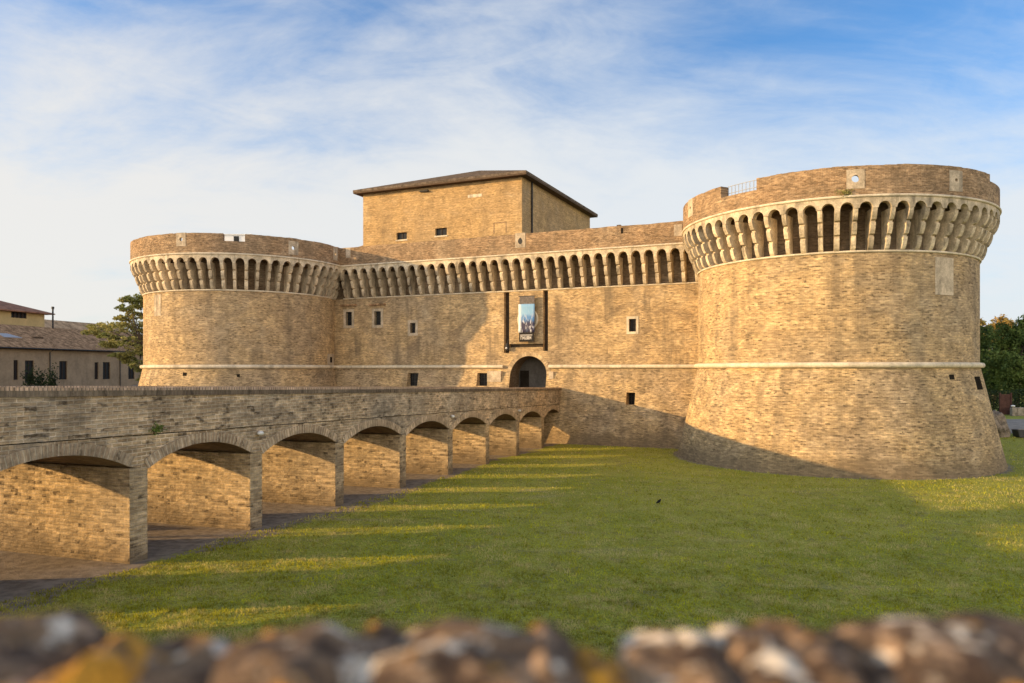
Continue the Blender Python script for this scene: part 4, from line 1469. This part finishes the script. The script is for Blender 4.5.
# crow on the grass
cp = px(659, 510, 32.2)
cz = gz(cp.x, 32.2)
cr = thing('crow', 'small black crow standing alone on the lawn', 'bird', (cp.x, 32.2, cz))
CP = lambda x, y, z: (cp.x + x * .6, 32.2 + y * .6, cz + .02 + z * .75)
s = MB()
s.tube([CP(-.20, 0, .06), CP(-.12, 0, .10), CP(-.04, 0, .145), CP(.05, 0, .20), CP(.085, 0, .245), CP(.10, 0, .27), CP(.125, 0, .275), CP(.155, 0, .268)],
       [.018, .032, .058, .055, .036, .032, .022, .005], 10)
for y in (-.025, .025):
    s.tube([CP(0, y, .12), CP(.005, y, .03), CP(.03, y, .0)], [.014, .008, .006], 6)
s.build('body', M['black'], cr, smooth=True)

# plant tufts
def tuft(name, label, c, r, n, mat, size, cat='plant', group=None):
    T = thing(name, label, cat, c, group)
    p = rng.normal(size=(n, 3)) * np.array(r) * .5 + np.array(c) + np.array([0, 0, r[2] * .6])
    leaves('foliage', mat, T, p, size)
    s = MB()
    for k in range(6):
        s.tube([c, tuple(np.array(c) + np.array([random.uniform(-r[0], r[0]) * .6, random.uniform(-r[1], r[1]) * .6, r[2] * random.uniform(.5, 1.1)]))], [.01, .004], 5)
    s.build('stems', M['bark'], T)
    return T


t_ = 40.0
tuft('wall_plant', 'green weed tuft rooted in the bridge wall above the second arch', BP(40.3, .06, led(40.3) + .08), (.22, .16, .14), 160, M['leaf_dark'], .045)

# grass tufts growing on the tower cornice near the loophole
for x, y, nm in ((846, 193.5, 'dry weeds rooted on the right tower cornice below the round loophole'),):
    th, z = tower_z(TR, RP, x, y)
    tuft('cornice_weeds', nm, (TR.x + (RP + .08) * math.sin(th), TR.y - (RP + .08) * math.cos(th), ZC + .12), (.6, .12, .2), 220, M['leaf_acacia'], .05)

# ------------------------------------------------------------------ houses on the left
HA = Vector((-66.0, 98.0, 0)); HD = Vector((0.2045, 0.979, 0)); HN = Vector((-0.979, 0.2045, 0))    # along, and back from the front
HP = lambda s_, b_, z: tuple(HA + HD * s_ + HN * b_)[:2] + (z,)
def hs(x, off=0.0):
    A = HA + HN * off; k = (x - CX) / F
    return (k * A.y - A.x) / (HD.x - k * HD.y)

def hz_(x, y):
    s_ = hs(x); return (CY - y) / F * (HA.y + HD.y * s_)
HG = -2.6
S0, S1 = -26.0, 34.0
house = thing('low_house', 'long low plastered house with tall dark windows left of the left tower', 'house', HP(8, 3, HG))
wins = []
for x0, x1, y0, y1 in ((13.6, 18.4, 360, 379.8), (25, 34, 360.3, 383), (59.3, 67.3, 361, 379.5), (94.6, 98.6, 362.2, 379.2), (102.9, 110.3, 362, 379.2), (128.3, 134.8, 362.7, 379)):
    wins.append((hs(x0), hz_(x0, y1), hs(x1), hz_(x0, y0)))
ss = sorted({S0, S1, *[v for w_ in wins for v in (w_[0], w_[2])]}); zs2 = sorted({HG - 1, 2.75, *[v for w_ in wins for v in (w_[1], w_[3])]})
s = MB()
for a, b_ in zip(ss, ss[1:]):
    for c, d_ in zip(zs2, zs2[1:]):
        if any(r[0] < (a + b_) / 2 < r[2] and r[1] < (c + d_) / 2 < r[3] for r in wins): continue
        s.poly([HP(a, 0, c), HP(b_, 0, c), HP(b_, 0, d_), HP(a, 0, d_)])
for r in wins:
    for (ua, za), (ub, zb_) in (((r[0], r[1]), (r[2], r[1])), ((r[2], r[1]), (r[2], r[3])), ((r[2], r[3]), (r[0], r[3])), ((r[0], r[3]), (r[0], r[1]))):
        s.poly([HP(ua, 0, za), HP(ub, 0, zb_), HP(ub, .3, zb_), HP(ua, .3, za)])
HB = 11.5
for a in (S0, S1):
    s.poly([HP(a, 0, HG - 1), HP(a, HB, HG - 1), HP(a, HB, 2.75), HP(a, 0, 2.75)])
s.poly([HP(S0, HB, HG - 1), HP(S1, HB, HG - 1), HP(S1, HB, 2.75), HP(S0, HB, 2.75)])
s.build('house_wall', M['hwall'], house)
for i, r in enumerate(wins):
    wobj = MB().box(HP, (r[0], .22, r[1]), (r[2], .26, r[3])).build('window', M['glass'], house)
    m_ = (r[0] + r[2]) / 2
    s = MB()
    s.box(HP, (r[0], .14, r[1]), (r[0] + .12, .22, r[3])); s.box(HP, (r[2] - .12, .14, r[1]), (r[2], .22, r[3])); s.box(HP, (m_ - .05, .14, r[1]), (m_ + .05, .22, r[3]))
    s.box(HP, (r[0], .145, r[3] - .12), (r[2], .218, r[3]))
    s.build('window_frame', M['shutter'], wobj)
    MB().box(HP, (r[0] - .12, -.06, r[1] - .12), (r[2] + .12, .12, r[1])).build('window_sill', M['hwall'], wobj)
# roof
ez, rz_, rb = 2.95, 6.25, 6.2
s = MB()
s.prism(lambda x, y, z: HP(y, x, z), [(-.75, ez - .12), (-.75, ez + .06), (rb, rz_ + .1), (HB + .75, ez + .06), (HB + .75, ez - .12), (rb, rz_ - .15)], S0 - .5, S1 + .5)
rf = s.build('roof', M['tile'], house)
# tile ribs, one mesh of rounded rows on the front slope
s = MB()
MB.tube(s, [HP(S0 - .5, -.82, ez - .06), HP(S1 + .5, -.82, ez - .06)], .09, 8)
s.build('gutter', M['iron'], house)
for x in (49.3, 119.5):
    s = MB(); s_ = hs(x)
    s.tube([HP(s_, -.75, ez - .1), HP(s_, -.12, ez - .5), HP(s_, -.12, HG)], .07, 8); s.build('downpipe', M['iron'], house)
def on_roof(s_, frac, up_=0.0):
    b_ = -.75 + (rb + .75) * frac; z = ez + .06 + (rz_ + .1 - ez - .06) * frac + up_
    return b_, z
s0_, s1_ = hs(-6, 2.4), hs(22, 2.4)
b0, z0 = on_roof(0, .40, .06); b1, z1 = on_roof(0, .56, .06)
s = MB(); s.poly([HP(s0_ + 1.2, b0, z0), HP(s1_ - .3, b0, z0), HP(s1_ - 1.6, b1, z1), HP(s0_ + 1.2, b1, z1)])
sk = s.build('skylight', M['steel'], rf)
md = sk.modifiers.new('thick', 'SOLIDIFY'); md.thickness = .1
s = MB()
for k in range(4):
    sA = hs(33.5, 2.2) + k * .45
    b0, z0 = on_roof(0, .42, .02)
    s.box(HP, (sA, b0, z0 - .1), (sA + .3, b0 + .4, z0 + .22))
s.build('roof_vents', M['eave'], rf)
s = MB(); s_ = hs(52.8, 6.0) + .6; q0 = on_roof(0, .97)
fz = (CY - 308) / F * (HA.y + HD.y * s_ + 1.2)
s.tube([HP(s_ - .6, q0[0], rz_ - .4), HP(s_ - .6, q0[0], fz)], .12, 8); s.tube([HP(s_ - .6, q0[0], fz - .2), HP(s_ - .6, q0[0], fz + .15)], .2, 8)
s.build('flue_pipe', M['iron'], rf)

# farther tiled building behind
fb = thing('rear_house', 'long tiled roof ridge showing behind the low house roof', 'house', HP(25, 17, HG))
MB().box(HP, (-6, 12.3, HG - 1), (42, 21, 4.9)).build('house_wall', M['hwall'], fb)
s = MB()
s.prism(lambda x, y, z: HP(y, x, z), [(11.8, 4.85), (11.8, 5.0), (16.5, 8.35), (21.6, 5.0), (21.6, 4.85)], -6.4, 42.4)
s.build('roof', M['tile2'], fb)

# yellow house
YB = 9.0
def ys(x):
    A = HA + HN * YB
    k = (x - CX) / F
    return (k * A.y - A.x) / (HD.x - k * HD.y)
def yz(x, y):
    return (CY - y) / F * ((HA + HN * YB).y + HD.y * ys(x))
yh = thing('yellow_house', 'yellow plastered upper house with a red tile hip roof behind the low house', 'house', HP(-4, YB + 5, HG))
e1 = ys(44.5); e0 = e1 - 30
yw = (ys(11.2), yz(18, 318), ys(26.5), yz(18, 311.7))
eav = yz(45, 314.3)
s = MB()
for a, b_ in ((e0, yw[0]), (yw[0], yw[2]), (yw[2], e1)):
    for c, d_ in ((HG - 1, yw[1]), (yw[1], yw[3]), (yw[3], eav)):
        if a == yw[0] and c == yw[1]: continue
        s.poly([HP(a, YB, c), HP(b_, YB, c), HP(b_, YB, d_), HP(a, YB, d_)])
for a in (e0, e1):
    s.poly([HP(a, YB, HG - 1), HP(a, YB + 10, HG - 1), HP(a, YB + 10, eav), HP(a, YB, eav)])
s.poly([HP(e0, YB + 10, HG - 1), HP(e1, YB + 10, HG - 1), HP(e1, YB + 10, eav), HP(e0, YB + 10, eav)])
s.build('house_wall', M['ywall'], yh)
ww = MB().box(HP, (yw[0], YB + .15, yw[1]), (yw[2], YB + .2, yw[3])).build('window', M['glass'], yh)
s = MB()
for k in range(5):
    x = yw[0] + (yw[2] - yw[0]) * k / 4
    s.box(HP, (x - .16, YB + .02, yw[1]), (x + .16, YB + .14, yw[3]))
s.build('window_frame', M['shutter'], ww)
oo = 1.0
rzt = eav + 2.15
e = [(e0 - oo, YB - oo), (e1 + oo, YB - oo), (e1 + oo, YB + 10 + oo), (e0 - oo, YB + 10 + oo)]
A_, B_ = (e0 + 5, YB + 5, rzt), (e1 - 5, YB + 5, rzt)
s = MB()
E3 = [(x, y, eav + .12) for x, y in e]
for q in ((E3[0], E3[1], B_, A_), (E3[1], E3[2], B_), (E3[2], E3[3], A_, B_), (E3[3], E3[0], A_)):
    s.poly([HP(*p) for p in q])
for k in range(4):
    a, b_ = E3[k], E3[(k + 1) % 4]
    s.poly([HP(a[0], a[1], eav - .04), HP(b_[0], b_[1], eav - .04), HP(*b_), HP(*a)])
s.poly([HP(x, y, eav - .04) for x, y, _ in E3])
s.build('roof', M['rtile'], yh)
ch0 = ys(2)
MB().box(HP, (ch0 - .3, YB + 1.2, eav), (ch0 + .5, YB + 2, eav + 1.75)).build('chimney', M['rtile'], yh)

# shrubs in front of the low house
for k, (x, w_, h_, lab) in enumerate(((30.5, .9, 1.25, 'dark shrub in front of the low house, leftmost of three above the bridge wall'),
                                      (41, .95, .95, 'middle dark shrub of three in front of the low house'),
                                      (52, .7, 1.1, 'dark shrub beside the downpipe of the low house, rightmost of three'))):
    Yq = 92.0
    p = px(x, 380, Yq)
    tuft('garden_shrub', lab, (p.x, Yq, -2.6), (w_ * .8, w_ * .7, h_ * 1.45), 600, M['leaf_hedge'], .14, 'shrub', 'shrubs in front of the low house')

# ------------------------------------------------------------------ foreground rubble wall
def lichen(name, orange, white):
    m, t, bs = newmat(name)
    geo = t.n('ShaderNodeNewGeometry')
    oi = t.n('ShaderNodeObjectInfo')
    p = t.vmath('ADD', geo.outputs['Position'], t.vmath('MULTIPLY', oi.outputs['Random'], (0.0, 0.0, 0.0)))
    n1 = t.noise(p, 14, 5, 0.6, 0.4)
    n2 = t.noise(p, 22, 4, 0.6, 0.6)
    n3 = t.noise(p, 10, 4, 0.6, 0.5)
    n4 = t.noise(p, 60, 4, 0.7)
    c = t.mix(oi.outputs['Random'], (0.24, 0.155, 0.085), (0.12, 0.08, 0.05))
    c = t.mix(t.ramp(n1, 0.40, 0.62), c, (0.065, 0.040, 0.026))
    c = t.mix(t.ramp(n2, 0.54, 0.64, 0, .85), c, (0.42, 0.28, 0.17))
    c = t.mix(t.ramp(t.noise(p, 13, 4, 0.55), white, white + .06), c, (0.74, 0.63, 0.48))
    c = t.mix(t.math('MULTIPLY', t.ramp(n3, orange, orange + .08), t.ramp(n2, 0.36, 0.50)), c, (0.58, 0.27, 0.03))
    c = t.gain(c, t.ramp(n4, 0.3, 0.7, 0.6, 1.35))
    t.l(c, bs.inputs['Base Color'])
    bp = t.n('ShaderNodeBump'); bp.inputs['Strength'].default_value = 0.7; bp.inputs['Distance'].default_value = 0.01
    t.l(n4, bp.inputs['Height']); t.l(bp.outputs[0], bs.inputs['Normal'])
    return m


M['lichen'] = lichen('lichen_stone', 0.58, 0.585)
M['lichen_orange'] = lichen('orange_lichen_stone', 0.41, 0.62)
M['lichen_white'] = lichen('white_lichen_stone', 0.56, 0.53)
fw = thing('rubble_wall', 'low rubble stone wall with orange and white lichen along the bottom of the view, out of focus', 'wall', (0, 1.0, -1.6))
MB().box(XYZ, (-6, .88, -7.0), (6, 1.16, -.442)).build('wall_core', M['lichen'], fw)
st = [(-70, 62, 616, 1.0), (50, 128, 640, .93), (112, 240, 634, 1.0), (232, 350, 628, .98), (342, 392, 628, 1.02), (386, 530, 617, 1.0), (505, 580, 632, .97), (556, 640, 654, .95), (632, 745, 628, 1.0),
      (736, 838, 622, .97), (826, 872, 642, 1.0), (858, 1100, 611, 1.0)]
xx = -70
left_fill = []
rs = random.Random(21)
x = 1095
while x < 3200:
    wd = rs.uniform(70, 170); left_fill.append((x, x + wd, rs.uniform(612, 640), 1.0)); x += wd - 8
x = -65
while x > -2200:
    wd = rs.uniform(70, 170); left_fill.append((x - wd, x, rs.uniform(612, 640), 1.0)); x -= wd - 8
for k, (x0, x1, yt, Y) in enumerate(st + left_fill):
    zc_t = (CY - yt) / F * Y
    w2 = (x1 - x0) / 2 / F * Y
    h2 = .115
    blob('coping_stone', ((((x0 + x1) / 2) - CX) / F * Y, Y, zc_t - h2 * 1.14), (w2 * 1.32, .16, h2 * .92), M['lichen_orange' if k in (1, 7) else 'lichen_white' if k in (8, 9) else 'lichen'], fw, k * 1.7 + 1, .20, n=20)

# ------------------------------------------------------------------ grass
def grass():
    N = 420000
    # sample screen-wise: depth with density falling off
    Y = 7.0 / (1 - rng.uniform(0, 1, N) * (1 - 7.0 / 76))
    kx = rng.uniform(-.78, .80, N)
    X = kx * Y
    q = (X - E.x) * BR.x + (Y - E.y) * BR.y
    nz = np.sin(X * 1.7 + Y * .6) * .3 + np.sin(X * .63 - Y * 1.1) * .4
    keep = q > (.35 + .35 * nz)
    keep &= np.hypot(X - TR.x, Y - TR.y) > RB + .03 + np.abs(rng.normal(0, .16, N))
    pl = X * NV.x + Y * NV.y
    keep &= (pl < WP - 1.5 - np.abs(rng.normal(0, .18, N))) | (X > TR.x + 3)
    inroad = (Y > 62.6) & (X > 30)
    keep &= ~inroad
    X, Y = X[keep], Y[keep]
    n = len(X)
    Z = ground_z(X, Y)
    h = rng.uniform(.03, .07, n) * (1 + .012 * Y)
    cell = lambda k, sd: np.modf(np.abs(np.sin(np.floor(X / k) * 127.1 + np.floor(Y / k) * 311.7 + sd) * 43758.5453))[0]
    h *= (.55 + .8 * cell(.23, 1)) * (.7 + .6 * cell(.61, 2))
    wdt = rng.uniform(.006, .012, n) + .00042 * Y
    a = rng.uniform(0, 2 * np.pi, n)
    dx, dy = np.cos(a) * wdt, np.sin(a) * wdt
    lx, ly = rng.normal(0, .5, n) * h, rng.normal(0, .5, n) * h
    v = np.stack([np.stack([X - dx, Y - dy, Z - .01], -1), np.stack([X + dx, Y + dy, Z - .01], -1), np.stack([X + lx, Y + ly, Z + h], -1)], 1).reshape(-1, 3)
    f = np.arange(3 * n).reshape(n, 3)
    m, t, bs = newmat('grass_blade')
    geo = t.n('ShaderNodeNewGeometry')
    p = geo.outputs['Position']
    r_ = geo.outputs['Random Per Island']
    n1 = t.noise(p, 0.22, 5, 0.6, .5)
    n2 = t.noise(p, 0.9, 7, 0.72)
    n4 = t.noise(scaled(t, p, 0.10, 0.5), 1.0, 5, 0.6, 0.5)
    c = t.mix(r_, (0.43, 0.43, 0.018), (0.54, 0.50, 0.035))
    c = t.mix(t.ramp(n1, .4, .65, 0, .6), c, (0.38, 0.37, 0.055))
    dry = t.math('ADD', t.math('ADD', t.ramp(n2, .47, .61, 0, .85), t.math('MULTIPLY', t.math('SUBTRACT', r_, .5), .25)), t.ramp(n4, .54, .70, 0, .6))
    c = t.gain(c, t.ramp(t.noise(p, 0.75, 7, 0.75), .34, .66, .50, 1.15))
    c = t.gain(c, t.ramp(t.noise(p, 4.5, 4, 0.7), .32, .68, .55, 1.35))
    c = t.mix(t.math('MULTIPLY', dry, 1.0, True), c, (0.62, 0.51, 0.21))
    t.l(c, bs.inputs['Base Color'])
    tr = t.n('ShaderNodeBsdfTranslucent'); t.l(c, tr.inputs[0])
    mx = t.n('ShaderNodeMixShader'); mx.inputs[0].default_value = .45
    out = [x for x in t.t.nodes if x.type == 'OUTPUT_MATERIAL'][0]
    t.l(bs.outputs[0], mx.inputs[1]); t.l(tr.outputs[0], mx.inputs[2]); t.l(mx.outputs[0], out.inputs[0])
    o = arrays('grass', v, f, m)
    tag(o, 'short mown grass covering the dry moat', 'grass', kind='stuff')


grass()
